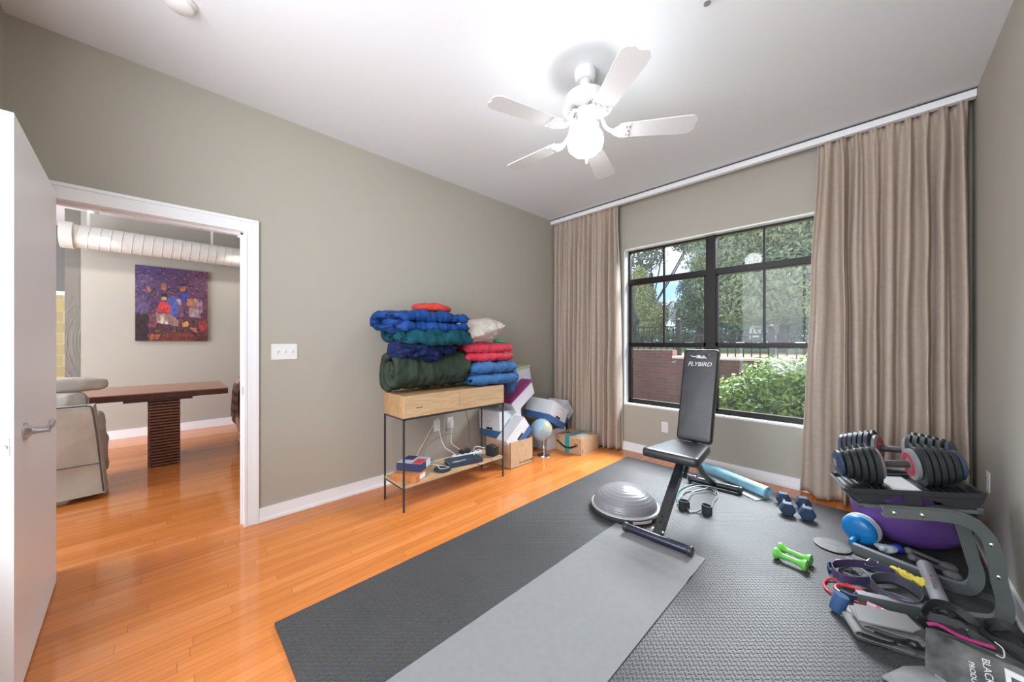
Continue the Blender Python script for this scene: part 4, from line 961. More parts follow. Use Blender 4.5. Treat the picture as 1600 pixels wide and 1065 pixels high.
g = G().box((CX1 - .004, CY0, .683), (CX1 + .008, CY1, .695)).box((CX0 - .003, CY0, .683), (CX0 + .009, CY1, .695)).box((CX0, CY0, .683), (CX1, CY0 + .012, .695)).box((CX0, CY1 - .012, .683), (CX1, CY1, .695))
g.box((CX0, CY0, .165), (CX1, CY0 + .01, .176)).box((CX0, CY1 - .01, .165), (CX1, CY1, .176)); g.build('top_frame', FR, t)
G().box((CX0, CY0 + .002, .176), (CX1 + .004, CY1 - .002, .192)).build('shelf', OAK, t)
SZ = .1925
# boxes on the shelf
def xf(c, a): return Matrix.Translation(c) @ Matrix.Rotation(R(a), 4, 'Z')
t = thing('orange_box', 'flat orange cardboard box under the blue and white one on the console shelf', 'box', (.46, 1.94, SZ))
m_ = xf((.47, 1.945, SZ), 28); G().box((-.11, -.075, 0), (.11, .075, .052), m_, .002).build('carton', mat('orange_card', (.50, .18, .055), .7, var=.1), t)
G().box((.1102, -.02, .008), (.1112, .06, .045), m_).build('white_sticker', WHITEP, t)
t = thing('electronics_box', 'white and navy product box with a red panel on the console shelf', 'box', (.42, 2.03, SZ + .053))
m_ = xf((.405, 2.02, SZ + .053), 34); G().box((-.10, -.09, 0), (.11, .09, .062), m_, .002).build('carton', mat('box_grey_print', (.45, .47, .56), .5), t)
G().box((.1102, -.09, .0), (.1112, -.0, .061), m_).box((-.10, -.0912, .0), (.11, -.0902, .061), m_).box((-.09, -.01, .062), (-.0, .085, .063), m_).build('navy_panel', mat('navy_print', (.03, .045, .12), .5), t)
G().box((.03, -.088, .062), (.108, .03, .0632), m_).build('red_panel', mat('red_print', (.55, .05, .06), .5), t)
G().box((.1102, .005, .01), (.1114, .085, .055), m_).build('white_label', WHITEP, t)
t = thing('router_disc', 'flat dark oval router disc on the console shelf', 'router', (.50, 2.24, SZ)); dm = mat('slate_plastic', (.025, .032, .05), .5)
G().lathe([(0, .0), (.066, .0), (.073, .006), (.072, .016), (.06, .021), (0, .023)], (.505, 2.235, SZ), (.0, 0, 1), 40).build('body', dm, t, True)
o = G().tube([(.50, 2.19, .245), (.52, 2.2, .218), (.55, 2.23, .219), (.545, 2.27, .219), (.50, 2.26, .22), (.46, 2.23, .222), (.44, 2.18, .24), (.42, 2.15, .24)], .0022, 6).build('white_cable', WHITEP, None, True); tag(o, 'thin white cable looped over the router disc', 'cable')
t = thing('network_switch', 'flat navy network switch box on the console shelf', 'network switch', (.48, 2.48, SZ)); m_ = xf((.485, 2.47, SZ + .004), 78)
G().box((-.155, -.075, 0), (.155, .075, .036), m_, .003).build('case', mat('deep_slate_metal', (.03, .05, .085), .35), t)
G().box((-.1565, -.065, .005), (-.1552, .065, .03), m_).build('port_panel', mat('port_grey', (.3, .3, .3), .4), t)
g = G()
for k in range(4): g.box((-.16, -.055 + k * .03, .008), (-.1558, -.037 + k * .03, .024), m_)
g.build('ports', INK, t)
G().box((-.12, -.045, .0362), (.0, -.038, .0368), m_).box((-.13, -.055, .0362), (-.06, -.050, .0368), m_).build('printed_line', WHITEP, t)
G().blob(m_ @ Vector((.13, .05, .037)), (.006, .006, .003), 1, sub=2).build('green_light', mat('green_led', (.05, .9, .2), .5, emit=2), t, True)
t = thing('power_strip', 'white power strip lying behind the network switch', 'power strip', (.38, 2.60, SZ)); m_ = xf((.37, 2.60, SZ), 80)
G().box((-.15, -.028, 0), (.15, .028, .034), m_, .006).build('case', WHITEP, t, True)
g = G()
for k in range(5): g.box((-.12 + k * .055, -.014, .034), (-.095 + k * .055, .014, .0346), m_)
g.build('sockets', GREYP, t)
for lab, c, a in (('black plug adapter on the power strip, left of the other one', (.352, 2.55, SZ + .035), 20), ('black plug adapter on the power strip, nearer the black cube', (.36, 2.61, SZ + .035), 50)):
    t = thing('plug_adapter', lab, 'plug adapter', c, 'plug adapters on the power strip'); m_ = xf(c, a)
    G().box((-.026, -.018, 0), (.026, .018, .034), m_, .004).build('body', BLACKP, t, True); G().tube([m_ @ Vector((.024, 0, .012)), m_ @ Vector((.04, 0, .012)), m_ @ Vector((.055, .01, .004))], .003, 6).build('cord_stub', BLACKP, t, True)
t = thing('cube_speaker', 'black cube-shaped speaker at the right end of the console shelf', 'speaker', (.50, 2.775, SZ)); m_ = xf((.505, 2.79, SZ), 8)
G().box((-.05, -.045, 0), (.05, .045, .095), m_, .008).build('body', BLACKP, t, True)
g = G()
for k in range(11): g.box((.0495, -.036, .012 + k * .007), (.0512, .036, .015 + k * .007), m_)
g.build('grille', INK, t)
t = thing('white_plug', 'white plug in the outlet behind the console with its cord hanging down', 'plug', (.01, 2.66, .42))
G().box((.0065, 2.642, .40), (.036, 2.678, .46), bev=.004).build('body', WHITEP, t, True)
G().tube([(.03, 2.66, .40), (.035, 2.655, .34), (.05, 2.64, .25), (.16, 2.63, .225), (.30, 2.62, .216)], .004, 8).build('cord', WHITEP, t, True)
def cable(lab, pts, r, m, nm='cable'):
    tag(G().tube(pts, r, 7).build(nm, m, None, True), lab, 'cable')
cable('thick white cable arching from the wall plate onto the power strip', [(.011, 2.49, .46), (.02, 2.50, .52), (.07, 2.48, .42), (.14, 2.49, .27), (.22, 2.52, .222), (.34, 2.50, .217)], .0045, WHITEP)
cable('white cable running diagonally down the wall to the product box', [(.0095, 2.47, .47), (.012, 2.44, .43), (.03, 2.34, .31), (.06, 2.25, .215), (.22, 2.16, .205), (.29, 2.16, .205)], .0032, WHITEP)
cable('grey cable in a tall arch above the console shelf', [(.30, 2.19, .20), (.26, 2.20, .28), (.24, 2.26, .35), (.23, 2.36, .385), (.22, 2.46, .395), (.21, 2.56, .385)], .0026, GREYP)
cable('thin black cable hanging over the front edge of the console shelf', [(.53, 2.52, .243), (.57, 2.53, .236), (.606, 2.54, .19), (.606, 2.60, .15), (.606, 2.68, .155), (.606, 2.70, .20), (.55, 2.66, .22), (.50, 2.62, .243)], .0024, BLACKP)
cable('black cable dropping from behind the drawers to the adapters', [(.20, 2.68, .695), (.20, 2.70, .60), (.25, 2.71, .45), (.28, 2.68, .30), (.33, 2.60, .262)], .0024, BLACKP)
cable('white cable curving from the power strip to the cube speaker', [(.36, 2.68, .225), (.36, 2.70, .26), (.40, 2.73, .262), (.435, 2.76, .25)], .0035, WHITEP)
t = thing('cable_coil', 'small tangle of black and green cables between the product box and router disc', 'cable', (.37, 2.20, SZ)); rnd = random.Random(2); g = G(); g2 = G()
for k in range(5):
    r_ = rnd.uniform(.02, .042); cx, cy = .355 + rnd.uniform(-.02, .02), 2.20 + rnd.uniform(-.02, .02)
    (g if k % 2 else g2).tube([(cx + r_ * math.cos(a), cy + r_ * math.sin(a) * .8, .205 + .05 * rnd.random()) for a in [j * .9 for j in range(7)]], .0016, 6)
g.build('black_loops', BLACKP, t, True); g2.build('green_loops', mat('dull_green_cable', (.08, .13, .09), .5), t, True)
cable('thin grey cable hanging on the wall below the console cabinet', [(.01, 2.56, .69), (.012, 2.57, .5), (.010, 2.56, .40), (.02, 2.55, .30), (.05, 2.56, .215), (.28, 2.57, .205)], .0022, GREYP)

# ------------------------------------------------------------------ bedding heap on the console
def cloth(name, c1, rough=.85, sheen=0, sc_=35): return mat(name, c1, rough, var=.22, scale=9, sheen=0, spec=.2, bump=.011, bscale=24)
GREENC = cloth('dark_green_quilt', (.036, .054, .037), .8); 
t = tag(G().ribbon([(0.02, .0), (.045, .02), (.03, .055), (-.02, .06), (-.06, .02), (-.055, -.045), (0, -.085), (.075, -.075), (.12, -.01), (.11, .075), (.05, .125), (-.05, .125), (-.125, .075), (-.15, -.01), (-.13, -.09), (-.07, -.122)], .078, (.395, 2.16, .866 + .165), (1, 0, 0), (0, 0, 1), (0, 1, 0), .70, .02, 3, 5, 60, .45, .010, 22).build('rolled_comforter', GREENC, None, True, ang=180),
        'big dark green comforter rolled up at the left end of the console', 'comforter')
NAV = cloth('navy_velvet', (.006, .014, .060), .7)
tag(G().blob((.45, 2.08, 1.215), (.20, .29, .085), .85, (.05, .06, .05), .05, 7, 2, 6, .022, (12, 9, 12)).build('navy_blanket', NAV, None, True, ang=180), 'crumpled navy velvet blanket between the green roll and the teal throw', 'blanket')
TEAL = cloth('teal_plush', (.008, .068, .092), .9, 0, 80)
tag(G().ribbon([(.20, -.02), (.10, .005), (-.04, .01), (-.15, .0), (-.19, .03), (-.15, .062), (-.02, .068), (.10, .062), (.19, .03), (.235, -.02)], .082, (.385, 2.15, 1.305), (1, .0, 0), (0, 0, 1), (0, 1, 0), .62, .03, 5, 6, 50, .97, .006, 12).blob((.39, 2.15, 1.345), (.17, .285, .062), .6, (0, 0, 0), .01, 9, 3, 5).build('teal_throw', TEAL, None, True, ang=180), 'folded teal plush throw below the bright blue comforter', 'blanket')
BLU = cloth('royal_blue_quilt', (.012, .060, .235), .65)
tag(G().ribbon([(.21, -.052), (.08, -.055), (-.08, -.052), (-.17, -.046), (-.215, -.0), (-.17, .042), (-.05, .040), (.08, .036), (.21, .030)], .092, (.36, 2.12, 1.44), (1, 0, 0), (0, 0, 1), (0, 1, 0), .70, .022, 9, 6, 60, .97, .014, 20).blob((.36, 2.12, 1.435), (.165, .315, .070), .6, (0, 0, 0), .01, 9, 3, 5).build('blue_comforter', BLU, None, True, ang=180), 'royal blue comforter folded thick near the top of the left stack', 'comforter')
tag(G().blob((.36, 2.22, 1.56), (.12, .17, .042), .9, (0, .06, -.02), .012, 12, 5, 5).build('red_cushion', mat('coral_red_plush', (.62, .06, .035), .9, var=.25, scale=40, bump=.008, bscale=60), None, True, ang=180), 'flat coral red cushion on top of the left bedding stack', 'cushion')
LB = cloth('steel_blue_quilt', (.045, .135, .32), .65)
t = thing('folded_duvet', 'steel blue duvet folded double at the right end of the console', 'comforter', (.40, 2.75, .867))
G().ribbon([(.17, .055), (.05, .055), (-.10, .058), (-.17, .085), (-.165, .145), (-.08, .17), (.05, .168), (.175, .16)], .112, (.385, 2.785, .870), (1, 0, 0), (0, 0, 1), (0, 1, 0), .58, .014, 4, 6, 50, .97, .010, 22).blob((.39, 2.785, .98), (.15, .265, .09), .6, (0, 0, 0), .01, 9, 3, 5).build('double_fold', LB, t, True, ang=180)
G().blob((.47, 3.055, .90), (.10, .05, .15), .9, (.12, .1, 0), .03, 14, 3, 5, .015, (20, 20, 8)).build('hanging_corner', LB, t, True, ang=180)
PINK = cloth('coral_pink_quilt', (.56, .045, .075), .7)
tag(G().ribbon([(.17, .035), (.05, .038), (-.10, .040), (-.155, .060), (-.15, .102), (-.08, .125), (.05, .124), (.16, .112)], .092, (.36, 2.75, 1.095), (1, 0, 0), (0, 0, 1), (0, 1, 0), .60, .014, 8, 6, 50, .97, .009, 24).blob((.36, 2.75, 1.175), (.14, .275, .075), .6, (0, 0, 0), .01, 9, 3, 5).build('pink_comforter', PINK, None, True, ang=180), 'coral pink comforter folded double on the steel blue duvet', 'comforter')
tag(G().blob((.42, 2.96, 1.272), (.045, .085, .020), .85, (-.1, .05, .1), .006, 20, 6, 4).build('green_pouch', mat('bright_green_cloth', (.02, .26, .10), .7), None, True), 'small bright green pouch on the pink comforter', 'pouch')
tag(G().blob((.34, 2.62, 1.268), (.14, .17, .022), .8, (0, .05, 0), .012, 14, 8, 5).build('crimson_cloth', mat('crimson_cloth', (.38, .02, .05), .7), None, True), 'crimson cloth wedged beneath the white pillow', 'cloth')
tag(G().blob((.34, 2.70, 1.365), (.22, .31, .125), .62, (.26, .02, .05), .014, 9, 6, 6, .012, (14, 14, 4), pinch=.80).build('white_pillow', mat('ivory_pillow_cloth', (.62, .55, .49), .8, var=.12, scale=5), None, True, ang=180), 'ivory white pillow tipped up on the right bedding stack', 'pillow')

# ------------------------------------------------------------------ boxes and bins beyond the console
t = thing('cardboard_box', 'plain brown cardboard box with small dark print below the tilted white boxes', 'box', (.33, 3.185, 0))
G().box((.14, 3.02, 0), (.515, 3.024, .266)).box((.14, 3.351, 0), (.515, 3.355, .262)).box((.14, 3.02, 0), (.144, 3.355, .266)).box((.511, 3.02, 0), (.515, 3.355, .262)).box((.14, 3.02, 0), (.515, 3.355, .004)).build('carton', [KRAFT], t)
text('lettering', 'The UPS Store', .030, frame((.5158, 3.235, .035), (0, 1, 0), (0, 0, 1)), INK, t, .0003)
G().lathe([(0, 0), (.012, 0), (.012, .0008), (0, .0008)], (.5155, 3.335, .036), (1, 0, 0), 6).build('shield_mark', INK, t)
def banker(label, m_, L=.39, W=.31, H=.26, lid=True, band=True, shade=None):
    """storage box local: x length, y width, z up; blue band along the bottom"""
    c = m_ @ Vector((0, 0, 0)); t = thing('storage_box', label, 'box', tuple(c), 'white cardboard storage boxes')
    G().box((-L / 2, -W / 2, 0), (L / 2, W / 2, H), m_, .002).build('carton', WCARD, t)
    if band:
        g = G(); b = .07
        g.box((-L / 2 - .001, -W / 2 - .001, .0), (L / 2 + .001, W / 2 + .001, b), m_); g.build('blue_band', BCARD, t)
    if lid:
        G().box((-L / 2 - .006, -W / 2 - .006, H - .045), (L / 2 + .006, W / 2 + .006, H + .006), m_, .002).build('lid', WCARD, t)
    for s_ in (-1, 1):
        g = G(); z0_ = .085 if band else .15
        g.box((s_ * (L / 2 + .0014) - .0006, -.045, z0_ - .012), (s_ * (L / 2 + .0014) + .0006, .045, z0_ + .012), m_); g.build('hand_hole', INK, t)
        G().box((s_ * (L / 2 + .0014) - .0006, -.03, H - .085), (s_ * (L / 2 + .0014) + .0006, .03, H - .06), m_).build('label_slot', WHITEP, t)
    return t
GREYL = mat('grey_printed_card', (.42, .40, .41), .75)
# A : nearly level, its short end facing the console
mA = rot_m((.19, 3.195, .271), (R(-2), R(0), R(94)))
banker('white storage box with a dark blue band standing on the plain brown box', mA, .35, .30, .265, lid=False)
# B : tipped on edge against A
mB = rot_m((.434, 3.225, .235), (R(39), R(0), R(0))) 
banker('white storage box tipped on its edge, leaning right on the brown box', mB, .145, .33, .20, lid=False)
# E : upright base box behind the globe, C and D tilted on top
banker('white storage box standing on the floor behind the globe', rot_m((.25, 3.915, .001), (0, 0, R(88))), .34, .30, .235, lid=False, band=False)
banker('white storage box with a blue band tilted forward above the globe', rot_m((.30, 3.775, .322), (R(-27), R(2), R(2))), .37, .34, .235, lid=False)
banker('white storage box tipped sideways between the other one and the curtain', rot_m((.24, 4.045, .335), (R(-52), R(0), R(0))), .30, .20, .21, lid=False)
t = thing('storage_bin', 'white plastic bin with a purple lid tilted against the wall', 'storage bin', (.20, 3.40, .58))
mP = rot_m((.235, 3.41, .60), (R(33), 0, 0)); g = G()
g.loft([[mP @ Vector((a * sx, b * sy, z)) for a, b in ((-.14, -.19), (.14, -.19), (.14, .19), (-.14, .19))] for z, sx, sy in ((0, .9, .9), (.15, 1, 1))]); g.build('tub', mat('milky_white_plastic', (.62, .61, .66), .4), t)
G().box((-.155, -.205, .15), (.155, .205, .172), mP, .006).box((-.13, -.18, .172), (.13, .18, .178), mP, .003).build('lid', mat('plum_plastic', (.22, .025, .13), .45), t, True)
t = thing('small_bin', 'white bin with a green-edged lid behind the blue duvet', 'storage bin', (.10, 3.50, .78))
mS = rot_m((.13, 3.50, .79), (R(10), 0, 0)); G().box((-.10, -.15, 0), (.10, .15, .17), mS, .006).build('tub', mat('milky_white_plastic', (0, 0, 0)), t, True); G().box((-.108, -.158, .17), (.108, .158, .188), mS, .004).build('lid', mat('pale_green_plastic', (.42, .55, .28), .5), t, True)
# delivery box
t = thing('delivery_box', 'brown delivery box with teal tape and a black curved arrow by the curtain', 'box', (.565, 4.115, 0))
AX0, AX1, AY0, AY1, AH = .372, .765, 3.885, 4.235, .182
G().box((AX0, AY0, 0), (AX1, AY1, AH), bev=.0015).build('carton', KRAFT, t)
TEALT = mat('teal_tape', (.03, .33, .34), .35)
G().box((.54, AY0 - .0012, .0), (.60, AY0, AH)).box((.54, AY0 - .0012, AH), (.60, AY1 + .001, AH + .001)).build('tape', TEALT, t)
g = G(); arc = [(AX0 + .05 + .29 * s_, AY0 - .0022, .115 - .055 * math.sin(PI * min(1, s_ * 1.05)) - .02 * s_) for s_ in [k / 14 for k in range(15)]]
for i_ in range(14):
    w0 = .002 + .007 * math.sin(PI * (i_ + .5) / 14) ; a_, b_ = Vector(arc[i_]), Vector(arc[i_ + 1]); g.box((min(a_.x, b_.x) - .002, a_.y - .0004, min(a_.z, b_.z) - w0), (max(a_.x, b_.x) + .002, a_.y + .0006, max(a_.z, b_.z) + w0))
g.box((AX0 + .305, AY0 - .0026, .105), (AX0 + .345, AY0 - .0012, .113)).box((AX0 + .337, AY0 - .0026, .082), (AX0 + .345, AY0 - .0012, .113)); g.build('arrow_mark', INK, t)
G().box((.62, 3.98, AH), (.72, 4.12, AH + .0012)).build('shipping_label', WHITEP, t)
g = G()
for k in range(6): g.box((AX1, AY0 + .015, .02 + k * .008), (AX1 + .0008, AY0 + .035, .024 + k * .008))
g.box((AX1, AY0 + .015, .12), (AX1 + .0008, AY0 + .032, .124)).box((AX1, AY0 + .015, .14), (AX1 + .0008, AY0 + .03, .144)); g.build('printed_marks', INK, t)
for lab, pts in (('black cable lying on the delivery box, curled', [(.45, 3.95, AH + .004), (.50, 3.97, AH + .012), (.52, 4.02, AH + .006), (.48, 4.04, AH + .004), (.46, 4.0, AH + .008)]),):
    cable(lab, pts, .003, BLACKP)
# globe
GCn = Vector((.455, 3.565, .293))
t = thing('desk_globe', 'pale blue desk globe on a silver foot between the boxes', 'globe', (.46, 3.585, 0))
gm = bpy.data.materials.new('globe_print'); gm.use_nodes = True; tt = gm.node_tree; b_ = tt.nodes['Principled BSDF']; tcn = N(tt, 'ShaderNodeTexCoord'); nn = N(tt, 'ShaderNodeTexNoise', i_Scale=7.0, i_Detail=5.0)
tt.links.new(tcn.outputs['Object'], nn.inputs['Vector']); rr = N(tt, 'ShaderNodeValToRGB'); rr.color_ramp.interpolation = 'CONSTANT'; rr.color_ramp.elements[0].color = (.30, .45, .56, 1); rr.color_ramp.elements[1].position = .53; rr.color_ramp.elements[1].color = (.45, .50, .36, 1); k_ = rr.color_ramp.elements.new(.60); k_.color = (.58, .50, .34, 1)
tt.links.new(nn.outputs['Fac'], rr.inputs[0]); tt.links.new(rr.outputs[0], b_.inputs['Base Color']); b_.inputs['Roughness'].default_value = .3
G().blob(GCn, (.122, .122, .122), 1, sub=4).build('sphere', gm, t, True)
gax = Vector((0, .40, .92)).normalized(); gperp = Vector((0, .92, -.40)).normalized()
G().strap([GCn + gax * (.133 * math.cos(R(a))) + gperp * (.133 * math.sin(R(a))) for a in range(0, 181, 15)], .010, .003, (1, 0, 0), sm=3).build('meridian_arc', mat('meridian_white', (.5, .5, .5), .4), t, True)
G().lathe([(0, 0), (.075, 0), (.072, .012), (.04, .022), (.016, .035), (.012, .07), (.018, .085), (.010, .10), (.012, .165), (0, .165)], (.46, 3.60, 0), seg=32).build('foot', CHROME, t, True)

# ------------------------------------------------------------------ living room things
def P2(x, y, z): return Vector((x, y, z))
t = thing('air_duct', 'white spiral air duct hanging along the far wall of the living room', 'duct', (-3.6, .6, 2.53))
DUCT = mat('duct_white', (.70, .68, .62), .38)
G().cyl((-3.6, -.20, 2.53), (-3.6, 2.9, 2.53), .135, .135, 48).build('pipe', DUCT, t, True)
for k in range(34):
    y = -.17 + k * .09
    pts = [(-3.6 + .137 * math.cos(a), y + .09 * a / (2 * PI), 2.53 + .137 * math.sin(a)) for a in [2 * PI * j / 24 for j in range(25)]]
    if k == 0: sg = G()
    sg.tube(pts, .0025, 5, sm=0)
sg.build('spiral_seam', mat('seam_white', (.62, .60, .55), .4), t, True)
G().cyl((-3.6, -.30, 2.53), (-3.6, -.20, 2.53), .155, .155, 48).build('end_cap', DUCT, t, True)
for y in (-.09, 1.05):
    G().box((-3.62, y - .012, 2.66), (-3.60, y + .012, ZC)).build('hanger_strap', DUCT, t)
for y, lab in ((-.0, 'small white ceiling spotlight near the left end of the duct'), (1.32, 'white ceiling spotlight at the right end of the doorway view')):
    t = thing('spotlight', lab, 'spotlight', (-3.05, y, ZC), 'ceiling spotlights in the living room')
    G().cyl((-3.05, y, ZC), (-3.05, y, ZC - .10), .008, seg=10).lathe([(.03, 0), (.03, -.012), (0, -.012)], (-3.05, y, ZC), seg=20).build('stem', FANW, t, True)
    G().lathe([(0, .05), (.026, .045), (.036, 0), (.042, -.06), (.034, -.06), (0, -.03)], (-3.05, y, ZC - .14), (.5, 0, 1), 24).build('head', FANW, t, True)
    l = bpy.data.lights.new('spot_lamp', 'SPOT'); l.energy = 14; l.spot_size = R(80); l.shadow_soft_size = .04; l.color = (1, .93, .85); lo_ = bpy.data.objects.new('spot_lamp', l); sc.collection.objects.link(lo_); lo_.parent = t; lo_.location = (-.04, 0, -.22); lo_.rotation_euler = (0, R(25), 0)
# painting
def painting():
    y0, y1, z0, z1 = .285, 1.02, 1.285, 2.305; nx, nz = 110, 140; me = bpy.data.meshes.new('canvas'); vs = []; fs = []
    for j in range(nz + 1):
        for i in range(nx + 1): vs.append((FX + .034, y0 + (y1 - y0) * i / nx, z0 + (z1 - z0) * j / nz))
    for j in range(nz):
        for i in range(nx): a = j * (nx + 1) + i; fs.append((a, a + 1, a + nx + 2, a + nx + 1))
    me.from_pydata(vs, [], fs); ca = me.color_attributes.new('paint', 'FLOAT_COLOR', 'CORNER')
    def ins(u, v, poly):
        c = False; n = len(poly)
        for k in range(n):
            x1_, y1_ = poly[k]; x2_, y2_ = poly[(k + 1) % n]
            if (y1_ > v) != (y2_ > v) and u < (x2_ - x1_) * (v - y1_) / (y2_ - y1_) + x1_: c = not c
        return c
    shapes = [([(0, .35), (.17, .35), (.17, .0), (0, 0)], (.045, .02, .03)), ([(.18, .36), (.27, .36), (.27, .18), (.18, .18)], (.24, .08, .12)), ([(0, .57), (.14, .57), (.18, .52), (.17, .37), (0, .37)], (.16, .10, .24)),
              ([(.42, .58), (.44, .36), (.52, .30), (.62, .44), (.6, .58), (.5, .62)], (.10, .14, .45)), ([(.60, .68), (.72, .66), (.70, .56), (.62, .54)], (.05, .07, .38)),
              ([(.27, .40), (.33, .53), (.42, .54), (.48, .39), (.36, .385)], (.72, .06, .06)), ([(.34, .61), (.40, .61), (.40, .555), (.34, .555)], (.62, .40, .26)), ([(.34, .65), (.41, .65), (.43, .6), (.33, .6)], (.04, .02, .03)),
              ([(.27, .38), (.46, .37), (.58, .28), (.57, .20), (.46, .22), (.28, .24)], (.40, .22, .19)), ([(.33, .36), (.30, .25), (.45, .22), (.37, .32)], (.72, .62, .50)),
              ([(.55, .58), (.60, .58), (.62, .50), (.57, .52)], (.60, .40, .28)), ([(.56, .50), (.64, .48), (.62, .32), (.56, .36)], (.20, .08, .18)),
              ([(.70, .60), (.82, .60), (.84, .48), (.69, .50)], (.55, .22, .10)), ([(.82, .60), (.91, .58), (.93, .42), (.84, .36)], (.40, .25, .30)), ([(.73, .48), (.86, .46), (.90, .33), (.72, .34)], (.42, .28, .30)),
              ([(.62, .25), (.70, .28), (.73, .24), (.71, .20), (.63, .20)], (.80, .40, .08)), ([(.86, .26), (.93, .29), (.99, .26), (.98, .14), (.90, .13), (.87, .20)], (.45, .06, .05)), ([(.75, .19), (.84, .18), (.84, .12), (.78, .14)], (.62, .18, .15)),
              ([(.19, .09), (.34, .09), (.30, .02), (.19, .0)], (.42, .12, .06)), ([(.52, .13), (.80, .10), (.82, .0), (.30, .0), (.38, .09)], (.22, .05, .035)),
              ([(.34, .78), (.41, .78), (.40, .69), (.33, .70)], (.42, .18, .08)), ([(.60, .76), (.68, .76), (.67, .69), (.60, .69)], (.48, .17, .08)), ([(.14, .72), (.18, .74), (.20, .66), (.15, .64)], (.45, .15, .10))]
    k = 0
    for p in me.polygons:
        i = p.index % nx; j = p.index // nx; u = (i + .5) / nx; v = (j + .5) / nz
        du = .012 * noise.noise(Vector((u * 20, v * 20, 1))); dv = .012 * noise.noise(Vector((u * 20, v * 20, 7)))
        f = noise.fractal(Vector((u * 5, v * 5, 0)), 1, 2, 4); s_ = max(0, min(1, v * .9 + f * .35))
        r_ = max(0, min(1, u * .9 - .1 + f * .4))
        a = Vector((.09, .065, .21)); b = Vector((.17, .055, .10)); c = Vector((.10, .03, .03))
        col = ((a * (1 - r_) + b * r_) * s_ + c * (1 - s_)) * .8
        if abs(noise.noise(Vector((u * 9, v * 14, 3)))) < .05: col = col * .35
        if noise.noise(Vector((u * 26, v * 26, 5))) > .42: col = col * 1.2 + Vector((.10, .05, .04))
        for poly, cc in shapes:
            if ins(u + du, v + dv, poly): col = Vector(cc) * (.62 + .45 * noise.noise(Vector((u * 30, v * 18, 2))))
        for li in p.loop_indices: ca.data[li].color = (max(col.x, .005), max(col.y, .005), max(col.z, .005), 1)
    me.materials.append(attr_mat('oil_paint', .55)); return me
t = thing('painting', 'unframed abstract painting of figures in blue, red and purple on the far wall', 'painting', (FX + .02, .65, 1.285))
me = painting(); me.transform(Matrix.Translation(-BASE[t.name])); o = bpy.data.objects.new('painted_canvas', me); sc.collection.objects.link(o); o.parent = t
G().box((FX + .001, .285, 1.285), (FX + .0335, 1.02, 2.305)).build('stretcher', mat('canvas_edge', (.20, .10, .12), .7), t)
# dining table
DKW = wood('dark_mahogany', (.055, .018, .014), (.10, .032, .024), (3, 20, 8), .3); TOPW = wood('table_top_wood', (.30, .13, .075), (.38, .18, .11), (20, 1.2, 20), .28)
t = thing('wooden_table', 'dark wood table on a slatted pedestal beside the slipcovered sofa', 'table', (-2.45, .55, 0))
G().box((-2.98, -.15, .752), (-2.02, 1.075, .760)).build('top_surface', TOPW, t)
G().box((-2.98, -.15, .695), (-2.02, 1.075, .7518), bev=.003).box((-2.9, .28, .672), (-1.9 - .13, .78, .695)).build('tabletop', DKW, t)
g = G()
for k in range(22): g.box((-2.62, .445, .012 + k * .030), (-2.06, .685, .028 + k * .030))
g.build('pedestal_slats', wood('slat_wood', (.20, .08, .05), (.32, .14, .09), (3, 20, 3), .35), t)
G().box((-2.605, .465, 0), (-2.075, .665, .672)).build('pedestal_core', mat('core_dark', (.03, .012, .009), .6), t)
# slipcovered sofa, its back to the doorway
LIN = mat('linen_slipcover', (.50, .46, .40), .9, var=.06, scale=6, spec=.2, bump=.004, bscale=14); PIPE = mat('dark_piping', (.10, .08, .07), .7)
t = thing('slipcovered_sofa', 'beige linen slipcovered sofa seen from behind through the doorway', 'sofa', (-1.75, -.7, 0))
def soft_panel(x0, x1, ya, yb, z0, z1, yb_bottom):
    g = G(); ny, nz = 40, 36; F_ = []; 
    for j in range(nz + 1):
        s_ = j / nz; z = z0 + (z1 - z0) * s_; fl = max(0, 1 - s_ / .36); yb2 = yb + (yb_bottom - yb) * (1 - s_)
        row = []
        for i in range(ny + 1):
            u = i / ny; y = ya + (yb2 - ya) * u
            x = x1 + .035 * fl * fl + .008 * noise.fractal(Vector((y * 6, z * 4, 2)), 1, 2, 3) + .01 * math.sin(u * 30 + s_ * 5) * fl
            if s_ > .93: x -= .02 * ((s_ - .93) / .07) ** 2
            row.append(Vector((x, y, z)))
        F_.append(row)
    V = [[g.bm.verts.new(p) for p in r] for r in F_]; B = [[g.bm.verts.new(Vector((x0, p.y, p.z))) for p in r] for r in F_]
    for j in range(nz):
        for i in range(ny): g.bm.faces.new((V[j][i], V[j][i + 1], V[j + 1][i + 1], V[j + 1][i])); g.bm.faces.new((B[j][i], B[j + 1][i], B[j + 1][i + 1], B[j][i + 1]))
        for i in (0, ny): g.bm.faces.new((V[j][i], V[j + 1][i], B[j + 1][i], B[j][i]))
    for i in range(ny):
        for j in (0, nz): g.bm.faces.new((V[j][i], V[j][i + 1], B[j][i + 1], B[j][i]))
    return g
soft_panel(-1.55, -1.37, -1.6, .155, .045, .755, .225).build('back_panel', LIN, t, True, ang=60)
G().tube([(-1.372, -1.6, .757), (-1.372, -.3, .757), (-1.372, .05, .757), (-1.372, .13, .755), (-1.366, .152, .72), (-1.352, .178, .50), (-1.35, .19, .35), (-1.335, .215, .06)], .006, 8, sm=4).build('piping', PIPE, t, True)
G().tube([(-1.345, .20, .29), (-1.358, -.3, .285), (-1.358, -1.5, .285)], .004, 6).build('skirt_seam', PIPE, t, True)
G().blob((-1.80, .075, .35), (.30, .105, .295), .45, (0, 0, 0), .02, 6, 2, 5, .006, (10, 10, 6)).build('arm', LIN, t, True, ang=180)
G().blob((-1.94, .10, .26), (.20, .09, .21), .5, (0, 0, 0), .02, 6, 5, 5, .006, (10, 10, 6)).build('arm_skirt', LIN, t, True, ang=180)
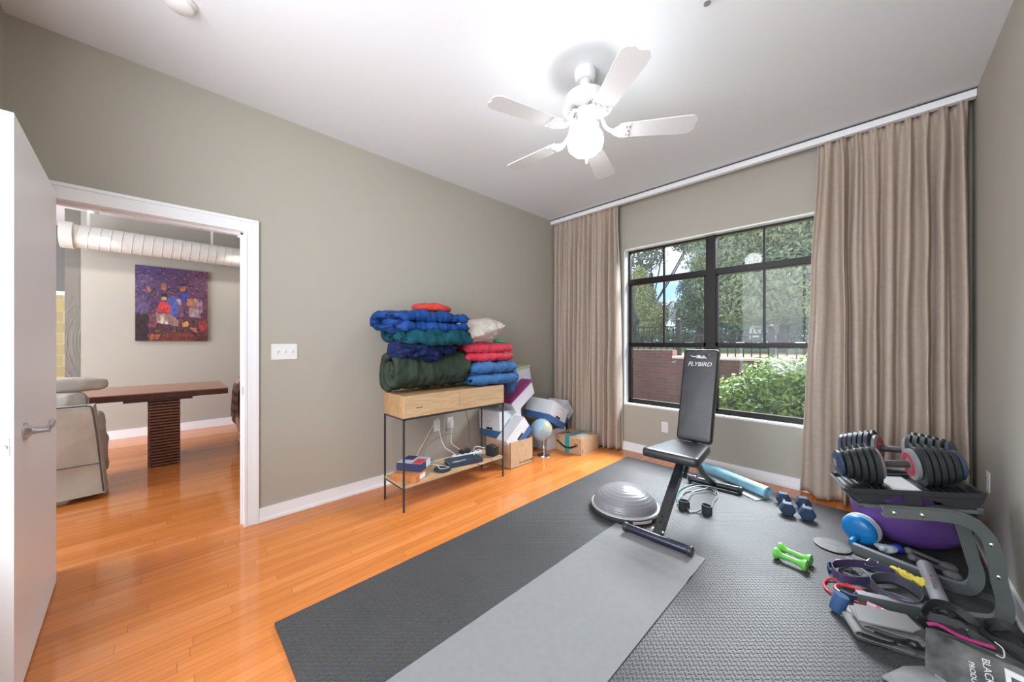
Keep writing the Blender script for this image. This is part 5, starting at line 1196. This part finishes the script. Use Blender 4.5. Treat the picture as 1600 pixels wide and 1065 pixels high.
G().blob((-1.76, -.75, .34), (.26, .78, .17), .5, (0, 0, 0), .01, 4, 3, 5).build('seat_cushion', LIN, t, True, ang=180)
c1 = G().blob((-1.60, -.42, .745), (.11, .535, .125), .5, (0, 0, 0), .02, 6, 4, 5, .006, (10, 10, 6)).build('back_cushion', LIN, t, True, ang=180)
G().tube([(-1.52, .10, .64), (-1.51, .108, .73), (-1.52, .105, .81), (-1.54, .08, .85), (-1.56, .0, .86), (-1.56, -.2, .862), (-1.56, -.9, .862)], .004, 6).build('cushion_piping', PIPE, c1, True)
o = G().blob((-1.70, -.30, .905), (.085, .515, .065), .5, (0, 0, .05), .01, 6, 9, 5, .004, (12, 12, 6)).build('bolster_pillow', LIN, None, True, ang=180); tag(o, 'beige bolster pillow lying along the top of the slipcovered sofa', 'pillow')
# leather chair with throw
t = thing('leather_armchair', 'tan leather armchair partly hidden by the door frame', 'armchair', (-2.85, 1.75, 0)); LEA = mat('tan_leather', (.38, .15, .075), .42, var=.15)
G().blob((-2.85, 1.46, .42), (.40, .15, .38), .5, (0, 0, 0), .008, 5, 1, 5).build('arm', LEA, t, True, ang=180)
G().blob((-2.85, 1.95, .35), (.38, .42, .20), .5, (0, 0, 0), .008, 5, 2, 5).build('seat', LEA, t, True, ang=180)
G().blob((-3.2, 1.95, .62), (.13, .5, .40), .5, (0, 0, 0), .008, 5, 3, 5).build('back', LEA, t, True, ang=180)
for x, y in ((-2.52, 1.40), (-3.15, 1.40), (-2.52, 2.3), (-3.15, 2.3)): G().cyl((x, y, 0), (x, y, .08), .02, .026, 12).build('leg', DKW, t, True)
pm = bpy.data.materials.new('plaid_wool'); pm.use_nodes = True; tt = pm.node_tree; b_ = tt.nodes['Principled BSDF']; tcn = N(tt, 'ShaderNodeTexCoord'); sx = N(tt, 'ShaderNodeSeparateXYZ'); tt.links.new(tcn.outputs['Object'], sx.inputs[0])
a1 = M(tt, 'GREATER_THAN', M(tt, 'SINE', M(tt, 'MULTIPLY', sx.outputs['X'], 70)), .1); a2 = M(tt, 'GREATER_THAN', M(tt, 'SINE', M(tt, 'MULTIPLY', sx.outputs['Z'], 60)), .1)
tt.links.new(mix(tt, M(tt, 'MULTIPLY', M(tt, 'ADD', a1, a2), .5), (.34, .20, .14), (.045, .025, .035)), b_.inputs['Base Color']); b_.inputs['Roughness'].default_value = .95
t = thing('plaid_throw', 'brown plaid throw with a fringe draped over the leather armchair', 'throw blanket', (-2.72, 1.30, .28))
G().strap([(-2.72, 1.60, .83), (-2.72, 1.45, .835), (-2.72, 1.33, .79), (-2.715, 1.285, .68), (-2.71, 1.27, .5), (-2.70, 1.262, .33)], .30, .03, (1, 0, 0)).build('cloth', pm, t, True)
g = G()
for k in range(16): xx = -2.84 + k * .019; g.tube([(xx, 1.262, .335), (xx + .003, 1.262, .30), (xx - .002, 1.262, .26)], .004, 5, sm=2)
g.build('fringe', mat('fringe_wool', (.40, .22, .12), .9), t, True)
for n_ in ('leather_armchair', 'plaid_throw'): bpy.data.objects[n_].location += Vector((.10, -.075, 0))
t = tag(G().blob((-2.55, 1.33, .035), (.10, .10, .035), .9, (0, 0, .3), .02, 14, 3, 5, .008, (20, 20, 20)).build('white_slipper', mat('pale_plush', (.62, .62, .66), .9), None, True), 'small white and grey plush item on the floor below the leather armchair', 'plush item')

# ------------------------------------------------------------------ outside the window
GRASS = mat('lawn', (.16, .19, .06), .95, var=.4, scale=3); MULCH = mat('mulch_soil', (.42, .26, .15), .95, var=.2, scale=3)
struct(G().box((-12, YW + .12, -.1), (14, 6.5, .22)).build('ground_near', mat('bed_soil', (.06, .045, .03), .95, var=.4, scale=8), world=True))
struct(G().box((-60, 6.7, -.1), (60, 120, .93)).build('ground_far', [GRASS]))
o = G().box((-20, 9.5, .93), (20, 12.3, .945)).build('mulch_path', MULCH); struct(o)
BRICK = tile_mat('brown_brick', (.115, .042, .03), (.075, .03, .024), (.10, .06, .048), .20, .052, .85, 'XZ')
t = thing('brick_wall', 'low brown brick garden wall outside the lower left pane', 'garden wall', (0, 6.6, .22))
G().box((-8, 6.5, .22), (.755, 6.7, 1.135)).build('tall_section', BRICK, t)
G().box((.755, 6.5, .22), (6.5, 6.7, 1.0)).build('low_section', BRICK, t)
G().box((.757, 6.47, 1.0), (6.5, 6.73, 1.035), bev=.005).build('coping', mat('pale_stone', (.48, .42, .38), .8), t)
STK = mat('dark_fence_paint', (.02, .016, .014), .6, spec=.2)
def fence(label, xa, xb, y, zt, zb, posts):
    t = thing('metal_fence', label, 'fence', ((xa + xb) / 2, y, .93)); 
    G().box((xa, y - .02, zt - .035), (xb, y + .02, zt)).build('top_rail', STK, t); G().box((xa, y - .015, zb), (xb, y + .015, zb + .03)).build('bottom_rail', STK, t)
    n = int((xb - xa) / .125)
    for k in range(min(n, 80)):
        x = xa + (k + .5) * (xb - xa) / n; G().box((x - .009, y - .009, zb), (x + .009, y + .009, zt - .02)).build('picket', STK, t)
    for x in posts:
        p = G().box((x - .045, y - .045, .93), (x + .045, y + .045, zt + .07)).build('post', STK, t); G().blob((x, y, zt + .11), (.045, .045, .045), 1, sub=3).build('ball_finial', STK, p, True)
fence('dark metal fence with the higher rail outside the left panes', -6.0, .26, 8.0, 1.60, 1.0, [-2.6, .30])
fence('dark metal fence with the lower rail outside the right panes', .36, 8.0, 8.0, 1.42, .97, [1.84, 3.9])
t = thing('road_sign', 'small white sign on a post beyond the fence', 'sign', (.45, 12.5, .93))
G().cyl((.45, 14.02, .93), (.45, 14.02, 1.5), .02, seg=8).build('post', GREYP, t); p = G().box((.30, 13.98, 1.42), (.60, 14.0, 1.80)).build('panel', WHITEP, t)
text('lettering', '15', .24, frame((.45, 13.976, 1.58), (1, 0, 0), (0, 0, 1)), INK, p, .002)

def leaves(blobs, n, size, seed, droop=.3, shape=4):
    """many small bent leaf faces scattered near the surface of the given ellipsoids; one mesh"""
    rnd = random.Random(seed); vs = []; fs = []; tot = sum(b[3] * b[4] * b[5] for b in blobs) 
    tot = sum((b[3] * b[4] + b[4] * b[5] + b[3] * b[5]) for b in blobs)
    for b in blobs:
        cnt = int(n * (b[3] * b[4] + b[4] * b[5] + b[3] * b[5]) / tot)
        for _ in range(cnt):
            d = Vector((rnd.gauss(0, 1), rnd.gauss(0, 1), rnd.gauss(0, 1))).normalized(); r_ = rnd.uniform(.62, 1.04) * (1 + .18 * noise.noise(d * 2.5 + Vector((seed, b[0], 0))))
            p = Vector((b[0] + d.x * b[3] * r_, b[1] + d.y * b[4] * r_, b[2] + d.z * b[5] * r_))
            t1 = (d.cross(Vector((rnd.gauss(0, 1), rnd.gauss(0, 1), rnd.gauss(0, 1))))).normalized(); t2 = (d + Vector((rnd.gauss(0, .5), rnd.gauss(0, .5), rnd.gauss(0, .5) + .3))).cross(t1).normalized()
            s_ = size * rnd.uniform(.6, 1.3); nn = t1.cross(t2); k = len(vs)
            vs += [p - t1 * s_, p - t1 * s_ * .3 + t2 * s_ * .42, p + t1 * s_ * .5 + t2 * s_ * .3, p + t1 * s_ - nn * s_ * droop, p + t1 * s_ * .4 - t2 * s_ * .34, p - t1 * s_ * .3 - t2 * s_ * .42]
            fs.append((k, k + 1, k + 2, k + 3, k + 4, k + 5))
    return vs, fs
def foliage(name, parent, blobs, n, size, seed, m, droop=.3):
    vs, fs = leaves(blobs, n, size, seed, droop); me = bpy.data.meshes.new(name); L = BASE[parent.name]; me.from_pydata([v - L for v in vs], [], fs); me.materials.append(m)
    o = bpy.data.objects.new(name, me); sc.collection.objects.link(o); o.parent = parent; BASE[o.name] = L; return o
BARK = mat('bark', (.10, .075, .055), .95, var=.3, scale=10)
def tree(label, x, y, h, blobs, n, size, seed, m, tr_=.14):
    t = thing('tree', label, 'tree', (x, y, .93), 'trees beyond the fence'); g = G(); g.tube([(x, y, .93), (x + .1, y, .93 + h * .3), (x - .05, y + .1, .93 + h * .6)], tr_, 10)
    rnd = random.Random(seed)
    for b in blobs: g.tube([(x, y, .93 + h * .3), ((x + b[0]) / 2 + rnd.uniform(-.1, .1), (y + b[1]) / 2, (.93 + h * .3 + b[2]) / 2), (b[0], b[1], b[2])], tr_ * .3, 6)
    g.build('trunk', BARK, t, True); foliage('crown', t, blobs, n, size, seed, m); return t
L1m = leaf_mat('light_leaves', (.16, .22, .08), (.56, .62, .34)); L2m = leaf_mat('mid_leaves', (.11, .17, .08), (.36, .45, .24)); L3m = leaf_mat('yellow_leaves', (.28, .32, .08), (.62, .60, .24)); L4m = leaf_mat('pine_leaves', (.09, .13, .08), (.30, .36, .22))
tree('large broad tree with pale green leaves outside the right panes', 1.0, 15.0, 5.5, [(-.3, 14.6, 4.4, 1.5, 1.4, 1.2), (1.2, 14.4, 4.9, 1.6, 1.5, 1.3), (2.6, 14.6, 4.4, 1.5, 1.4, 1.5), (.1, 14.2, 3.2, 1.3, 1.2, .95), (1.4, 13.9, 3.2, 1.4, 1.2, 1.1), (2.9, 14.2, 3.0, 1.3, 1.2, 1.1), (1.0, 14.4, 6.2, 1.6, 1.4, 1.0), (-.8, 14.6, 5.6, 1.0, 1.2, .9), (.6, 13.8, 2.35, 1.5, 1.0, .6), (2.4, 13.8, 2.3, 1.4, 1.0, .6)], 52000, .072, 11, L1m)
tree('rounded mid green tree outside the left panes, next to the centre frame', -2.2, 17.0, 3.4, [(-2.0, 16.8, 3.5, .95, .9, .95), (-1.5, 16.6, 2.5, .9, .8, .75), (-2.5, 16.6, 2.5, .8, .8, .7), (-1.9, 16.9, 4.4, .55, .6, .6)], 12000, .068, 12, L2m)
tree('slender yellow-green tree behind the higher fence', -4.1, 16.5, 3.0, [(-4.2, 16.3, 3.1, .5, .6, .9), (-3.6, 16.2, 2.5, .55, .6, .6), (-4.5, 16.4, 4.2, .45, .5, .6), (-3.9, 16.3, 1.9, .7, .6, .4)], 6000, .062, 13, L3m, .06)
tree('tall thin pine with sky showing through, outside the upper left panes', -5.6, 20.0, 7.0, [(-5.9, 19.6, 5.9, 1.3, 1.0, .75), (-4.6, 19.6, 7.3, 1.2, 1.0, .6), (-6.6, 19.8, 7.4, 1.0, 1.0, .6), (-3.4, 19.6, 6.3, .9, .8, .45), (-6.3, 19.8, 4.4, .8, .7, .5), (-5.3, 19.6, 8.6, 1.6, 1.0, .6), (-2.6, 19.6, 7.9, 1.2, .8, .6)], 7500, .085, 14, L4m, .12)
tree('dark leafy tree far behind the fence at the left', -7.6, 22.0, 4.0, [(-7.8, 21.8, 3.9, .9, .9, .8), (-7.1, 21.6, 2.7, 1.1, .9, .6), (-8.8, 21.8, 2.6, 1.0, .9, .7)], 4500, .09, 15, L4m, .12)
tree('wide low belt of leafy growth in the far distance', -3.2, 24.0, 2.2, [(-9.6, 23.8, 1.5, 2.2, .9, .9), (-6.6, 23.8, 1.5, 2.2, .9, .8), (-3.6, 23.8, 1.6, 2.2, .9, 1.1), (-1.0, 23.8, 1.7, 2.0, .9, 1.1), (1.6, 23.8, 1.8, 2.0, .9, 1.3), (4.2, 23.8, 1.9, 2.0, .9, 1.5), (-1.8, 23.9, 3.4, 1.6, .9, 1.2), (3, 23.9, 3.2, 2.2, .9, 1.2)], 15000, .12, 16, L2m, .12)
bm_ = leaf_mat('hedge_leaves', (.030, .075, .008), (.20, .31, .04), .4)
t = thing('garden_bush', 'dense bright green bush close outside the lower right pane', 'bush', (2.5, 5.55, .22))
G().tube([(2.3, 5.6, .22), (2.2, 5.6, .5), (2.0, 5.5, .8)], .025, 8).tube([(2.7, 5.6, .22), (2.8, 5.55, .6), (2.9, 5.5, .9)], .025, 8).build('stems', BARK, t, True)
foliage('leaves', t, [(2.0, 5.50, .55, .42, .38, .34), (2.35, 5.45, .72, .45, .40, .40), (2.8, 5.45, .80, .48, .42, .42), (3.3, 5.5, .8, .5, .4, .42), (2.15, 5.30, .42, .42, .30, .24), (2.65, 5.25, .45, .5, .34, .28), (1.80, 5.55, .46, .26, .3, .26)], 17000, .030, 21, bm_, .2)
